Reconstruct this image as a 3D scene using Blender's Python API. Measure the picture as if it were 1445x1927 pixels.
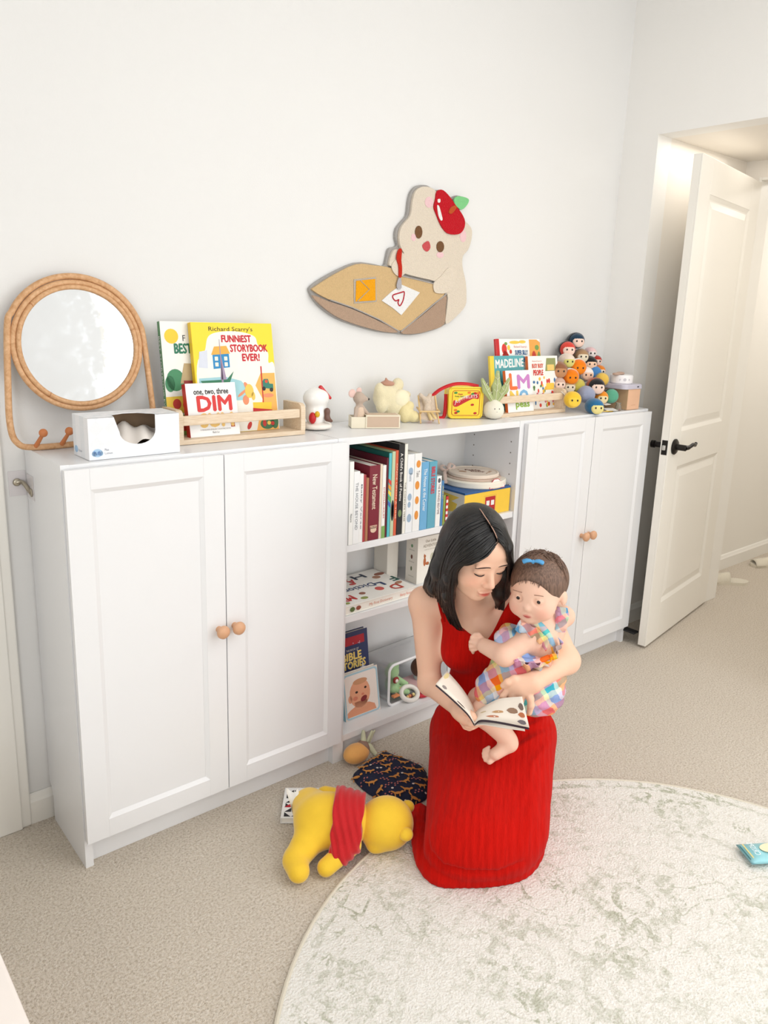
import bpy, bmesh, math, random
import numpy as np
from mathutils import Vector, Matrix
random.seed(7)
RNG = np.random.default_rng(7)
for o in list(bpy.data.objects): bpy.data.objects.remove(o, do_unlink=True)
SC = bpy.context.scene
COL = SC.collection

# ------------------------------------------------------------------ camera
CAM_R = np.array([[0.7634248302664436, -0.6449425082640106, 0.03509535], [-0.12179383, -0.19710403, -0.97278788], [0.63430969, 0.73837603, -0.22902413]])
CAM_C = np.array([-0.53921476, -2.07368159, 1.43090613])
FPX, PU, PV = 1454.74, 742.4, 924.79
cam_d = bpy.data.cameras.new('camera'); cam = bpy.data.objects.new('camera', cam_d); COL.objects.link(cam)
cam_d.sensor_fit = 'HORIZONTAL'; cam_d.sensor_width = 36.0
cam_d.lens = 36.0 * FPX / 1445
cam_d.shift_x = (722.5 - PU) / 1445; cam_d.shift_y = -(963.5 - PV) / 1445
cam_d.clip_start = 0.05
_m = Matrix.Identity(4)
for i in range(3):
    _m[i][0] = CAM_R[0][i]; _m[i][1] = -CAM_R[1][i]; _m[i][2] = -CAM_R[2][i]; _m[i][3] = CAM_C[i]
cam.matrix_world = _m
SC.camera = cam
SC.view_settings.view_transform = 'Standard'; SC.view_settings.look = 'None'
SC.view_settings.gamma = 1.0; SC.view_settings.use_curve_mapping = False
SC.view_settings.exposure = -0.18

# pixel helpers: a pixel gives a direction, the plane it is cut with gives the distance
def ray(u, v): return CAM_R.T @ np.array([(u - PU) / FPX, (v - PV) / FPX, 1.0])
def on(u, v, ax, val):
    d = ray(u, v); return CAM_C + d * ((val - CAM_C[ax]) / d[ax])
def Q(u, v, z): return on(u, v, 2, z)
NV = np.array([.7370921, .6757923, 0.0])          # horizontal direction from the camera to the seated pair
def W(u, v, D):
    d = ray(u, v); return CAM_C + d * (D / (NV @ d))

# ------------------------------------------------------------------ world + lights
wd = bpy.data.worlds.new('world'); SC.world = wd; wd.use_nodes = True
wn = wd.node_tree.nodes; wn['Background'].inputs[0].default_value = (0.80, 0.90, 1.0, 1); wn['Background'].inputs[1].default_value = 1.0
def area(name, loc, rot, sx, sy, power, col):
    l = bpy.data.lights.new(name, 'AREA'); l.shape = 'RECTANGLE'; l.size = sx; l.size_y = sy; l.energy = power; l.color = col
    o = bpy.data.objects.new(name, l); COL.objects.link(o); o.location = loc; o.rotation_euler = rot; return o
PI = math.pi
area('window_daylight', (2.05, -4.12, 1.45), (PI/2, 0, 0), .66, 2.1, 20, (.965, 0.985, 1.0))          # rear glazing
area('window_daylight_side', (2.37, -3.05, 1.60), (PI/2, 0, PI/2), 1.3, 1.5, 15, (.965, 0.985, 1.0))     # side glazing
area('fill_light_room', (1.3, -2.35, 2.84), (0, 0, 0), 1.9, 1.9, 30, (1.0, 0.985, 0.965))  # added top fill for floor and people, no known ceiling fixture
area('window_daylight_left', (-1.53, -2.75, 1.50), (PI/2, 0, -PI/2), 1.5, 1.6, 32, (.965, 0.985, 1.0))     # glazing left of the camera
area('fill_light_hall', (4.2, -0.75, 2.33), (0, 0, 0), 0.5, 0.5, 15, (1.0, 0.97, 0.93))  # added fill that brightens the hall and passage, lamp is invented
area('fill_light_door', (2.86, -0.85, 2.15), (0, 0, 0), 0.4, 0.4, 2.6, (1.0, 0.96, 0.90))  # added fill before the open door leaf, no real fixture there
area('fill_light_passage', (2.75, -0.31, 2.15), (0, 0, 0), 0.50, 0.20, 1.2, (1.0, 0.96, 0.90))  # added fill for the dim gap between door and passage wall

# ------------------------------------------------------------------ materials
def lin(c):
    return tuple((x/12.92 if x <= .04045 else ((x+.055)/1.055)**2.4) for x in [v/255 for v in c]) + (1.0,)
MATS = {}
def mat(col, rough=.5, var=.04, vs=30., bump=0., bs=200., metal=0., coat=0., sheen=0., trans=0., sss=0., spec=.5, emis=0.):
    key = (col, rough, var, vs, bump, bs, metal, coat, sheen, trans, sss, spec, emis)
    if key in MATS: return MATS[key]
    m = bpy.data.materials.new('mat_%d' % len(MATS)); m.use_nodes = True
    nt = m.node_tree; b = nt.nodes['Principled BSDF']
    c = lin(col)
    tc = nt.nodes.new('ShaderNodeTexCoord'); nz = nt.nodes.new('ShaderNodeTexNoise')
    nz.inputs['Scale'].default_value = vs; nz.inputs['Detail'].default_value = 4
    nt.links.new(tc.outputs['Object'], nz.inputs['Vector'])
    mx = nt.nodes.new('ShaderNodeMix'); mx.data_type = 'RGBA'
    mx.inputs[6].default_value = tuple(x*(1-var) for x in c[:3]) + (1,)
    mx.inputs[7].default_value = tuple(min(1, x*(1+var)) for x in c[:3]) + (1,)
    nt.links.new(nz.outputs['Fac'], mx.inputs[0]); nt.links.new(mx.outputs[2], b.inputs['Base Color'])
    b.inputs['Roughness'].default_value = rough; b.inputs['Metallic'].default_value = metal
    b.inputs['Specular IOR Level'].default_value = spec
    if coat: b.inputs['Coat Weight'].default_value = coat; b.inputs['Coat Roughness'].default_value = .15
    if sheen: b.inputs['Sheen Weight'].default_value = sheen; b.inputs['Sheen Roughness'].default_value = .4
    if trans: b.inputs['Transmission Weight'].default_value = trans
    if sss:
        b.inputs['Subsurface Weight'].default_value = sss; b.inputs['Subsurface Radius'].default_value = (1, .35, .2)
        b.inputs['Subsurface Scale'].default_value = .008
    if emis: b.inputs['Emission Color'].default_value = c; b.inputs['Emission Strength'].default_value = emis
    if bump:
        n2 = nt.nodes.new('ShaderNodeTexNoise'); n2.inputs['Scale'].default_value = bs; n2.inputs['Detail'].default_value = 3
        nt.links.new(tc.outputs['Object'], n2.inputs['Vector'])
        bp = nt.nodes.new('ShaderNodeBump'); bp.inputs['Strength'].default_value = bump; bp.inputs['Distance'].default_value = .003
        nt.links.new(n2.outputs['Fac'], bp.inputs['Height']); nt.links.new(bp.outputs['Normal'], b.inputs['Normal'])
    MATS[key] = m; m.diffuse_color = c
    return m
def nodes(name):
    m = bpy.data.materials.new(name); m.use_nodes = True; nt = m.node_tree
    return m, nt, nt.nodes['Principled BSDF'], nt.nodes.new('ShaderNodeTexCoord')
def ramp(nt, fac, stops, interp='LINEAR'):
    r = nt.nodes.new('ShaderNodeValToRGB'); r.color_ramp.interpolation = interp
    e = r.color_ramp.elements
    while len(e) < len(stops): e.new(.5)
    for i, (p, c) in enumerate(stops): e[i].position = p; e[i].color = c if len(c) == 4 else lin(c)
    nt.links.new(fac, r.inputs[0]); return r.outputs[0]
def noise(nt, vec, s, d=4, rough=.5, dist=0.):
    n = nt.nodes.new('ShaderNodeTexNoise'); n.inputs['Scale'].default_value = s; n.inputs['Detail'].default_value = d
    n.inputs['Roughness'].default_value = rough; n.inputs['Distortion'].default_value = dist
    nt.links.new(vec, n.inputs['Vector']); return n.outputs['Fac']
def math_(nt, op, a, b=None, c=None):
    n = nt.nodes.new('ShaderNodeMath'); n.operation = op
    for i, x in enumerate((a, b, c)):
        if x is None: continue
        if isinstance(x, (int, float)): n.inputs[i].default_value = x
        else: nt.links.new(x, n.inputs[i])
    return n.outputs[0]
def mixc(nt, f, a, b, mode='MIX'):
    n = nt.nodes.new('ShaderNodeMix'); n.data_type = 'RGBA'; n.blend_type = mode
    for i, x in ((0, f), (6, a), (7, b)):
        if isinstance(x, (int, float)): n.inputs[i].default_value = x
        elif isinstance(x, tuple): n.inputs[i].default_value = x if len(x) == 4 else lin(x)
        else: nt.links.new(x, n.inputs[i])
    return n.outputs[2]
def bump_(nt, b, h, st, dist=.003):
    bp = nt.nodes.new('ShaderNodeBump'); bp.inputs['Strength'].default_value = st; bp.inputs['Distance'].default_value = dist
    nt.links.new(h, bp.inputs['Height']); nt.links.new(bp.outputs['Normal'], b.inputs['Normal'])
def mapping(nt, vec, sc=(1, 1, 1), rot=(0, 0, 0)):
    n = nt.nodes.new('ShaderNodeMapping'); n.inputs['Scale'].default_value = sc; n.inputs['Rotation'].default_value = rot
    nt.links.new(vec, n.inputs['Vector']); return n.outputs[0]

# ------------------------------------------------------------------ objects
def props(o, label=None, cat=None, group=None, kind=None):
    if label: o['label'] = label
    if cat: o['category'] = cat
    if group: o['group'] = group
    if kind: o['kind'] = kind
    return o
def thing(name, label, cat, loc=(0, 0, 0), rz=0., group=None, rot=None):
    o = bpy.data.objects.new(name, None); COL.objects.link(o); o.empty_display_size = .05
    o.location = tuple(loc); o.rotation_euler = rot if rot else (0, 0, rz)
    return props(o, label, cat, group)
def link(name, me, m, parent=None):
    if m is not None:
        me.materials.clear(); me.materials.append(m)
    o = bpy.data.objects.new(name, me); COL.objects.link(o)
    if parent is not None: o.parent = parent
    return o
def pyd(name, V, F, m, parent=None, smooth=False):
    me = bpy.data.meshes.new(name); me.from_pydata([tuple(map(float, v)) for v in V], [], [tuple(int(i) for i in f) for f in F])
    if smooth: me.polygons.foreach_set('use_smooth', [True]*len(me.polygons))
    me.update(); return link(name, me, m, parent)
class MB:
    def __init__(s): s.v = []; s.f = []
    def add(s, V, F):
        n = len(s.v); s.v += [tuple(map(float, x)) for x in V]; s.f += [tuple(int(i)+n for i in f) for f in F]; return s
    def box(s, x0, x1, y0, y1, z0, z1, bev=0., seg=2):
        bm = bmesh.new(); bmesh.ops.create_cube(bm, size=1)
        for v in bm.verts: v.co = ((x0+x1)/2+v.co.x*(x1-x0), (y0+y1)/2+v.co.y*(y1-y0), (z0+z1)/2+v.co.z*(z1-z0))
        if bev: bmesh.ops.bevel(bm, geom=bm.edges[:], offset=bev, segments=seg, affect='EDGES', profile=.5)
        bm.verts.index_update(); s.add([v.co[:] for v in bm.verts], [[v.index for v in f.verts] for f in bm.faces]); bm.free(); return s
    def tube(s, P, r, n=10, caps=True, closed=False, flat=1.0):
        P = [np.array(p, float) for p in P]; m = len(P); V = []; F = []; up = None
        for i in range(m):
            a = P[i-1] if (i > 0 or closed) else P[i]; b = P[(i+1) % m] if (i < m-1 or closed) else P[i]
            t = b-a; t /= (np.linalg.norm(t)+1e-12)
            if up is None:
                up = np.array([0, 0, 1.]) if abs(t[2]) < .9 else np.array([1., 0, 0])
            x = np.cross(t, up); x /= np.linalg.norm(x)+1e-12; y = np.cross(x, t); up = y
            rr = r[i] if hasattr(r, '__len__') else r
            for k in range(n):
                an = 2*PI*k/n; V.append(P[i]+x*math.cos(an)*rr+y*math.sin(an)*rr*flat)
        for i in range(m if closed else m-1):
            j = (i+1) % m
            for k in range(n): F.append((i*n+k, i*n+(k+1) % n, j*n+(k+1) % n, j*n+k))
        if caps and not closed: F.append(tuple(range(n-1, -1, -1))); F.append(tuple((m-1)*n+k for k in range(n)))
        return s.add(V, F)
    def lathe(s, prof, n=24, c=(0, 0, 0)):
        V = []; F = []; m = len(prof)
        for r, z in prof:
            for k in range(n): V.append((c[0]+r*math.cos(2*PI*k/n), c[1]+r*math.sin(2*PI*k/n), c[2]+z))
        for i in range(m-1):
            for k in range(n): F.append((i*n+k, i*n+(k+1) % n, (i+1)*n+(k+1) % n, (i+1)*n+k))
        F.append(tuple(range(n-1, -1, -1))); F.append(tuple((m-1)*n+k for k in range(n)))
        return s.add(V, F)
    def prism(s, poly, d, fr=None):
        # poly in (a,b); thickness d along the frame normal; fr = (origin, ea, eb, en)
        o, ea, eb, en = fr or ((0, 0, 0), (1, 0, 0), (0, 0, 1), (0, -1, 0))
        o, ea, eb, en = [np.array(x, float) for x in (o, ea, eb, en)]
        n = len(poly); V = [o+ea*a+eb*b for a, b in poly]+[o+ea*a+eb*b+en*d for a, b in poly]
        F = [tuple(range(n)), tuple(range(2*n-1, n-1, -1))]+[(i, n+i, n+(i+1) % n, (i+1) % n) for i in range(n)]
        return s.add(V, F)
    def ell(s, c, r, n=14, m=9, M=None):
        V = []; F = []; c = np.array(c, float)
        for i in range(m+1):
            th = PI*i/m
            for k in range(n):
                p = np.array((r[0]*math.sin(th)*math.cos(2*PI*k/n), r[1]*math.sin(th)*math.sin(2*PI*k/n), r[2]*math.cos(th)))
                if M is not None: p = np.array(M) @ p
                V.append(c+p)
        for i in range(m):
            for k in range(n): F.append((i*n+k, (i+1)*n+k, (i+1)*n+(k+1) % n, i*n+(k+1) % n))
        return s.add(V, F)
    def build(s, name, m, parent=None, smooth=False):
        me = bpy.data.meshes.new(name); me.from_pydata(s.v, [], s.f)
        bm = bmesh.new(); bm.from_mesh(me); bmesh.ops.remove_doubles(bm, verts=bm.verts[:], dist=1e-6)
        bmesh.ops.recalc_face_normals(bm, faces=bm.faces[:]); bm.to_mesh(me); bm.free()
        if smooth:
            me.polygons.foreach_set('use_smooth', [True]*len(me.polygons))
            if smooth != 'all': me.set_sharp_from_angle(angle=math.radians(40))
        me.update(); return link(name, me, m, parent)
def copy_tree(o, parent=None):
    c = o.copy(); COL.objects.link(c); c.parent = parent
    for ch in list(o.children): copy_tree(ch, c)
    return c
def bez(P, n=12, closed=False):
    P = [np.array(p, float) for p in P]; out = []; m = len(P)
    for i in range(m if closed else m-1):
        g = lambda k: P[k % m] if closed else P[min(max(k, 0), m-1)]
        a, b, c, d = g(i-1), g(i), g(i+1), g(i+2)
        for k in range(n):
            t = k/n; out.append(.5*((2*b)+(c-a)*t+(2*a-5*b+4*c-d)*t*t+(3*b-a-3*c+d)*t**3))
    if not closed: out.append(P[-1])
    return out
def ell2(cx, cy, rx, ry, n=20, a=0.):
    return [(cx+rx*math.cos(2*PI*k/n)*math.cos(a)-ry*math.sin(2*PI*k/n)*math.sin(a), cy+rx*math.cos(2*PI*k/n)*math.sin(a)+ry*math.sin(2*PI*k/n)*math.cos(a)) for k in range(n)]
def rrect(x0, x1, y0, y1, r, n=5):
    out = []
    for cx, cy, a0 in ((x1-r, y1-r, 0), (x0+r, y1-r, 90), (x0+r, y0+r, 180), (x1-r, y0+r, 270)):
        for k in range(n+1):
            a = math.radians(a0+90*k/n); out.append((cx+r*math.cos(a), cy+r*math.sin(a)))
    return out
# flat lettering: a font curve turned into a thin mesh that fills a box of a cover
_TX = {}
def text2d(s):
    if s in _TX: return _TX[s]
    cu = bpy.data.curves.new('t', 'FONT'); cu.body = s; cu.resolution_u = 2; cu.align_x = 'LEFT'
    o = bpy.data.objects.new('t', cu); COL.objects.link(o)
    dg = bpy.context.evaluated_depsgraph_get(); me = bpy.data.meshes.new_from_object(o.evaluated_get(dg))
    V = np.array([v.co[:] for v in me.vertices]).reshape(-1, 3)[:, :2]; F = [tuple(p.vertices) for p in me.polygons]
    bpy.data.objects.remove(o); bpy.data.curves.remove(cu); bpy.data.meshes.remove(me)
    lo = V.min(0); hi = V.max(0); V = (V-lo)/(hi-lo)
    _TX[s] = (V, F); return V, F
def lettering(parent, s, box, fr, col, name='lettering', slope=0., bold=0.):
    V, F = text2d(s); x0, x1, y0, y1 = box
    o, ea, eb, en = [np.array(q, float) for q in fr]
    mb = MB()
    offs = [(0, 0)] if not bold else [(-bold, 0), (bold, 0), (0, bold), (0, -bold)]
    for j, (dx, dy) in enumerate(offs):
        P = [o+ea*(x0+dx+(x1-x0)*a)+eb*(y0+dy+(y1-y0)*b+slope*a)+en*(.0007+.00006*j) for a, b in V]
        mb.add(P, F)
    return pyd(name, mb.v, mb.f, mat(col, .6, .02), parent)
def prints(parent, polys, fr, col, name='print', d=.0005, rough=.6):
    mb = MB()
    for p in polys: mb.prism(p, d, fr)
    o = mb.build(name, mat(col, rough, .05), parent)
    if len(polys) > 1: o['kind'] = 'stuff'
    return o

# ------------------------------------------------------------------ smooth implicit solids -> mesh (surface nets)
class SDF:
    def __init__(s, h): s.h = h; s.p = []; s.clips = []
    def cap(s, a, b, ra, rb=None, k=.01, op=1):
        s.p.append(('c', np.array(a, float), np.array(b, float), ra, ra if rb is None else rb, k, op)); return s
    def sph(s, c, r, k=.01, op=1): return s.cap(c, c, r, r, k, op)
    def ell(s, c, r, M=None, k=.01, op=1):
        s.p.append(('e', np.array(c, float), np.array(r, float), np.eye(3) if M is None else np.array(M, float), 0, k, op)); return s
    def clip(s, fn): s.clips.append(fn); return s
    def mesh(s, grow=0.):
        h = s.h; bb = []
        for q in s.p:
            if q[0] == 'c': r = max(q[3], q[4]); bb.append((np.minimum(q[1], q[2])-r, np.maximum(q[1], q[2])+r, q))
            else: r = max(q[2]); bb.append((q[1]-r, q[1]+r, q))
        lo = np.min([b[0] for b in bb if b[2][6] > 0], axis=0)-4*h-grow; hi = np.max([b[1] for b in bb if b[2][6] > 0], axis=0)+4*h+grow
        n = np.ceil((hi-lo)/h).astype(int)+1
        d = np.full(n, 1.0, np.float32)
        ax = [lo[i]+np.arange(n[i])*h for i in range(3)]
        for l, u, q in bb:
            k = q[5]; pad = 3*h+k+grow
            a = np.clip(np.floor((l-pad-lo)/h).astype(int), 0, n-1); b = np.clip(np.ceil((u+pad-lo)/h).astype(int)+1, 1, n)
            X, Y, Z = np.meshgrid(*[ax[i][a[i]:b[i]] for i in range(3)], indexing='ij', sparse=True)
            if q[0] == 'c':
                A, B = q[1], q[2]; e = B-A; L = e@e
                px, py, pz = X-A[0], Y-A[1], Z-A[2]
                t = np.clip((px*e[0]+py*e[1]+pz*e[2])/L, 0, 1) if L > 1e-12 else 0.
                v = np.sqrt((px-t*e[0])**2+(py-t*e[1])**2+(pz-t*e[2])**2)-(q[3]+(q[4]-q[3])*t)
            else:
                px, py, pz = X-q[1][0], Y-q[1][1], Z-q[1][2]; M = q[3]; r = q[2]
                L = [M[0, i]*px+M[1, i]*py+M[2, i]*pz for i in range(3)]
                k0 = np.sqrt(sum((L[i]/r[i])**2 for i in range(3))); k1 = np.sqrt(sum((L[i]/r[i]**2)**2 for i in range(3)))+1e-9
                v = k0*(k0-1)/k1
            w = d[a[0]:b[0], a[1]:b[1], a[2]:b[2]]
            if q[6] > 0: hh = np.maximum(k-np.abs(w-v), 0)/k; w[...] = np.minimum(w, v)-hh*hh*k*.25
            else: v = -v; hh = np.maximum(k-np.abs(w-v), 0)/k; w[...] = np.maximum(w, v)+hh*hh*k*.25
        d -= grow
        if s.clips:
            X, Y, Z = np.meshgrid(*ax, indexing='ij', sparse=True)
            for fn in s.clips: d = np.maximum(d, fn(X, Y, Z)).astype(np.float32)
        d[0] = d[-1] = 1; d[:, 0] = d[:, -1] = 1; d[:, :, 0] = d[:, :, -1] = 1
        return surfnet(d, lo, h)
def surfnet(d, lo, h):
    s = d < 0; nx, ny, nz = d.shape
    cnt = np.zeros((nx-1, ny-1, nz-1), np.int8)
    cs = [(i, j, k) for i in (0, 1) for j in (0, 1) for k in (0, 1)]
    for i, j, k in cs: cnt += s[i:nx-1+i, j:ny-1+j, k:nz-1+k]
    I = np.argwhere((cnt > 0) & (cnt < 8)); idx = np.full(cnt.shape, -1, np.int64); idx[tuple(I.T)] = np.arange(len(I))
    acc = np.zeros((len(I), 3)); num = np.zeros(len(I))
    g = lambda c: d[I[:, 0]+c[0], I[:, 1]+c[1], I[:, 2]+c[2]]
    for a in cs:
        for ax in range(3):
            if a[ax] == 1: continue
            b = list(a); b[ax] = 1; da, db = g(a), g(b); m = (da < 0) != (db < 0)
            t = da[m]/(da[m]-db[m]); p = np.tile(np.array(a, float), (m.sum(), 1)); p[:, ax] = t; acc[m] += p; num[m] += 1
    V = lo+(I+acc/num[:, None])*h; F = []
    for ax in range(3):
        e = np.zeros(3, int); e[ax] = 1; o1 = np.zeros(3, int); o1[(ax+1) % 3] = 1; o2 = np.zeros(3, int); o2[(ax+2) % 3] = 1
        sl0 = [slice(1, -1)]*3; sl1 = [slice(1, -1)]*3; sl0[ax] = slice(0, -1); sl1[ax] = slice(1, None)
        A = s[tuple(sl0)]; B = s[tuple(sl1)]; P = np.argwhere(A != B); off = np.array([1, 1, 1]); off[ax] = 0
        neg = A[tuple(P.T)]; P = P+off
        q = [idx[tuple((P-x).T)] for x in (0, o1, o1+o2, o2)]
        f = np.stack(q, 1); f[~neg] = f[~neg][:, ::-1]; F.append(f)
    F = np.concatenate(F); F = F[(F >= 0).all(1)]
    return V, F
def npmesh(name, V, F, m, parent=None, smooth=True):
    me = bpy.data.meshes.new(name); V = np.asarray(V, np.float32); F = np.asarray(F, np.int32)
    me.vertices.add(len(V)); me.vertices.foreach_set('co', V.ravel())
    me.loops.add(F.size); me.loops.foreach_set('vertex_index', F.ravel())
    me.polygons.add(len(F)); me.polygons.foreach_set('loop_start', np.arange(len(F), dtype=np.int32)*F.shape[1])
    me.update(calc_edges=True); me.validate()
    if smooth: me.polygons.foreach_set('use_smooth', [True]*len(me.polygons))
    return link(name, me, m, parent)
def vnormals(V, F):
    N = np.zeros_like(V); fn = np.cross(V[F[:, 2]]-V[F[:, 0]], V[F[:, 3]]-V[F[:, 1]])
    for i in range(4): np.add.at(N, F[:, i], fn)
    return N/(np.linalg.norm(N, axis=1)[:, None]+1e-12)
def relax(V, F, it=1, f=.5):
    for _ in range(it):
        S = np.zeros_like(V); n = np.zeros(len(V))
        for a, b in ((0, 1), (1, 2), (2, 3), (3, 0)):
            np.add.at(S, F[:, a], V[F[:, b]]); np.add.at(n, F[:, a], 1); np.add.at(S, F[:, b], V[F[:, a]]); np.add.at(n, F[:, b], 1)
        V = V+f*(S/n[:, None]-V)
    return V
def solid(name, sdf, m, parent, origin=(0, 0, 0), it=1):
    V, F = sdf.mesh(); V = relax(V, F, it); return npmesh(name, V-np.array(origin), F, m, parent)
# ------------------------------------------------------------------ setting
WALL = mat((236, 235, 233), .75, .012, 3., .10, 260.)
WALL2 = mat((249, 247, 243), .75, .012, 3., .10, 260.)
TRIM = mat((246, 243, 236), .4, .01)
def carpet():
    m, nt, b, tc = nodes('carpet_pile')
    v = tc.outputs['Object']
    n1 = noise(nt, v, 170, 3, .6); n2 = noise(nt, v, 2.2, 3); n3 = noise(nt, v, 420, 2, .6)
    c = ramp(nt, n1, [(.28, (190, 174, 153)), (.5, (233, 221, 205)), (.72, (252, 244, 233))])
    c = mixc(nt, math_(nt, 'MULTIPLY', n2, .30), c, (214, 196, 170), 'MIX')
    nt.links.new(c, b.inputs['Base Color']); b.inputs['Roughness'].default_value = .95; b.inputs['Specular IOR Level'].default_value = .1
    b.inputs['Sheen Weight'].default_value = .15
    bump_(nt, b, math_(nt, 'ADD', n1, math_(nt, 'MULTIPLY', n3, .5)), .9, .009)
    return m
def struct(name, mb, m, parent=None): return props(mb.build(name, m, parent), kind=None if parent else 'structure')
XR = 2.443
struct('floor', MB().box(-1.7, 5.6, -4.3, .12, -.05, 0), carpet())
struct('wall_back', MB().box(-1.7, XR+.1, 0, .1, 0, 2.95), WALL)
w = MB(); w.box(-1.7, -1.6, -1.95, 0, 0, 2.95); w.box(-1.7, -1.6, -4.3, -3.55, 0, 2.95); w.box(-1.7, -1.6, -3.55, -1.95, 0, .65); w.box(-1.7, -1.6, -3.55, -1.95, 2.35, 2.95)
struct('wall_left', w, WALL)
w = MB()
w.box(XR, XR+.1, -.164, 0, 0, 2.95); w.box(XR, XR+.1, -1.25, -.164, 2.159, 2.95)
w.box(XR, XR+.1, -2.35, -1.25, 0, 2.95); w.box(XR, XR+.1, -3.75, -2.35, 0, .8); w.box(XR, XR+.1, -3.75, -2.35, 2.4, 2.95); w.box(XR, XR+.1, -4.3, -3.75, 0, 2.95)
struct('wall_right', w, WALL2)
w = MB()
w.box(-1.6, 1.70, -4.3, -4.2, 0, 2.95); w.box(2.40, XR, -4.3, -4.2, 0, 2.95); w.box(1.70, 2.40, -4.3, -4.2, 0, .35); w.box(1.70, 2.40, -4.3, -4.2, 2.55, 2.95)
struct('wall_rear', w, WALL)
struct('ceiling', MB().box(-1.7, XR+.1, -4.3, .1, 2.95, 3.05), WALL)
# glazing of the two windows behind the camera
def window(name, x0, x1, z0, z1, fr):
    o = MB(); t = .05
    for a, b, c, d in ((x0, x1, z0, z0+t), (x0, x1, z1-t, z1), (x0, x0+t, z0+t, z1-t), (x1-t, x1, z0+t, z1-t), ((x0+x1)/2-t/2, (x0+x1)/2+t/2, z0+t, z1-t)):
        o.prism([(a, c), (b, c), (b, d), (a, d)], .05, fr)
    return struct(name, o, TRIM)
window('window_1', 1.70, 2.40, .35, 2.55, ((0, -4.22, 0), (1, 0, 0), (0, 0, 1), (0, -1, 0)))
window('window_2', -3.75, -2.35, .8, 2.4, ((XR+.02, 0, 0), (0, 1, 0), (0, 0, 1), (1, 0, 0)))
window('window_3', -3.55, -1.95, .65, 2.35, ((-1.62, 0, 0), (0, 1, 0), (0, 0, 1), (-1, 0, 0)))
# passage, door wall and hall beyond the opening
VW = mat((246, 240, 231), .75, .015, 3., .08, 260.)
struct('wall_passage_left', MB().box(XR+.1, 3.2, -.164, -.064, 0, 2.159), VW)
struct('wall_passage_right', MB().box(XR+.1, 3.2, -1.35, -1.25, 0, 2.159), VW)
struct('ceiling_passage', MB().box(XR+.1, 3.3, -1.35, -.064, 2.159, 2.26), VW)
w = MB(); w.box(3.2, 3.3, -.235, -.02, 0, 2.159); w.box(3.2, 3.3, -1.4, -1.06, 0, 2.159); w.box(3.2, 3.3, -1.06, -.235, 2.085, 2.159); w.box(3.2, 3.3, -1.4, -.02, 2.26, 2.45)
struct('wall_door', w, VW)
HW = mat((242, 238, 230), .75, .01, 3., .06, 260.)
struct('wall_hall_left', MB().box(3.3, 5.6, -.02, .08, 0, 2.45), HW)
struct('wall_hall_right', MB().box(3.3, 5.6, -1.5, -1.4, 0, 2.45), HW)
struct('wall_hall_end', MB().box(5.5, 5.6, -1.4, -.02, 0, 2.45), HW)
struct('ceiling_hall', MB().box(3.3, 5.6, -1.5, .08, 2.45, 2.55), HW)
def baseboard(name, a, b, nrm, h=.088, t=.014):
    a, b, n_ = np.array(a, float), np.array(b, float), np.array(nrm, float); e = b-a; L = np.linalg.norm(e); e /= L
    prof = [(0, 0), (t, 0), (t, h-.022), (t*.75, h-.016), (t*.45, h-.004), (.003, h), (0, h)]
    mb = MB(); n = len(prof); V = []
    for p in (a, b): V += [p+n_*x+np.array([0, 0, z]) for x, z in prof]
    mb.add(V, [tuple(range(n)), tuple(range(2*n-1, n-1, -1))]+[(i, (i+1) % n, n+(i+1) % n, n+i) for i in range(n)])
    return struct(name, mb, TRIM)
baseboard('baseboard_back', (-.057, -.0005, 0), (XR-.002, -.0005, 0), (0, -1, 0))
baseboard('baseboard_right', (XR-.0005, -.164, 0), (XR-.0005, -.016, 0), (-1, 0, 0))
baseboard('baseboard_passage', (XR+.001, -.1645, 0), (3.12, -.1645, 0), (0, -1, 0))
baseboard('baseboard_hall', (3.36, -.0205, 0), (5.49, -.0205, 0), (0, -1, 0))
# door casings
w = MB(); w.box(-.150, -.057, -.018, 0, 0, 2.12, .004); struct('trim_1', w, TRIM)
w = MB(); w.box(-.147, -.082, -.024, -.018, 0, 2.12, .003); struct('trim_2', w, TRIM)
struct('door_2', MB().box(-.95, -.152, -.012, -.001, .01, 2.05, .002), TRIM)
w = MB(); w.box(3.302, 3.318, -.235, -.165, 0, 2.159, .003); w.box(3.302, 3.318, -1.06, -.235, 2.085, 2.15, .003); struct('trim_3', w, TRIM)
w = MB(); w.box(3.19, 3.30, -.250, -.236, 0, 2.084, .002); w.box(3.19, 3.30, -1.06, -.250, 2.070, 2.084, .002); struct('trim_4', w, TRIM)

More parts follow.
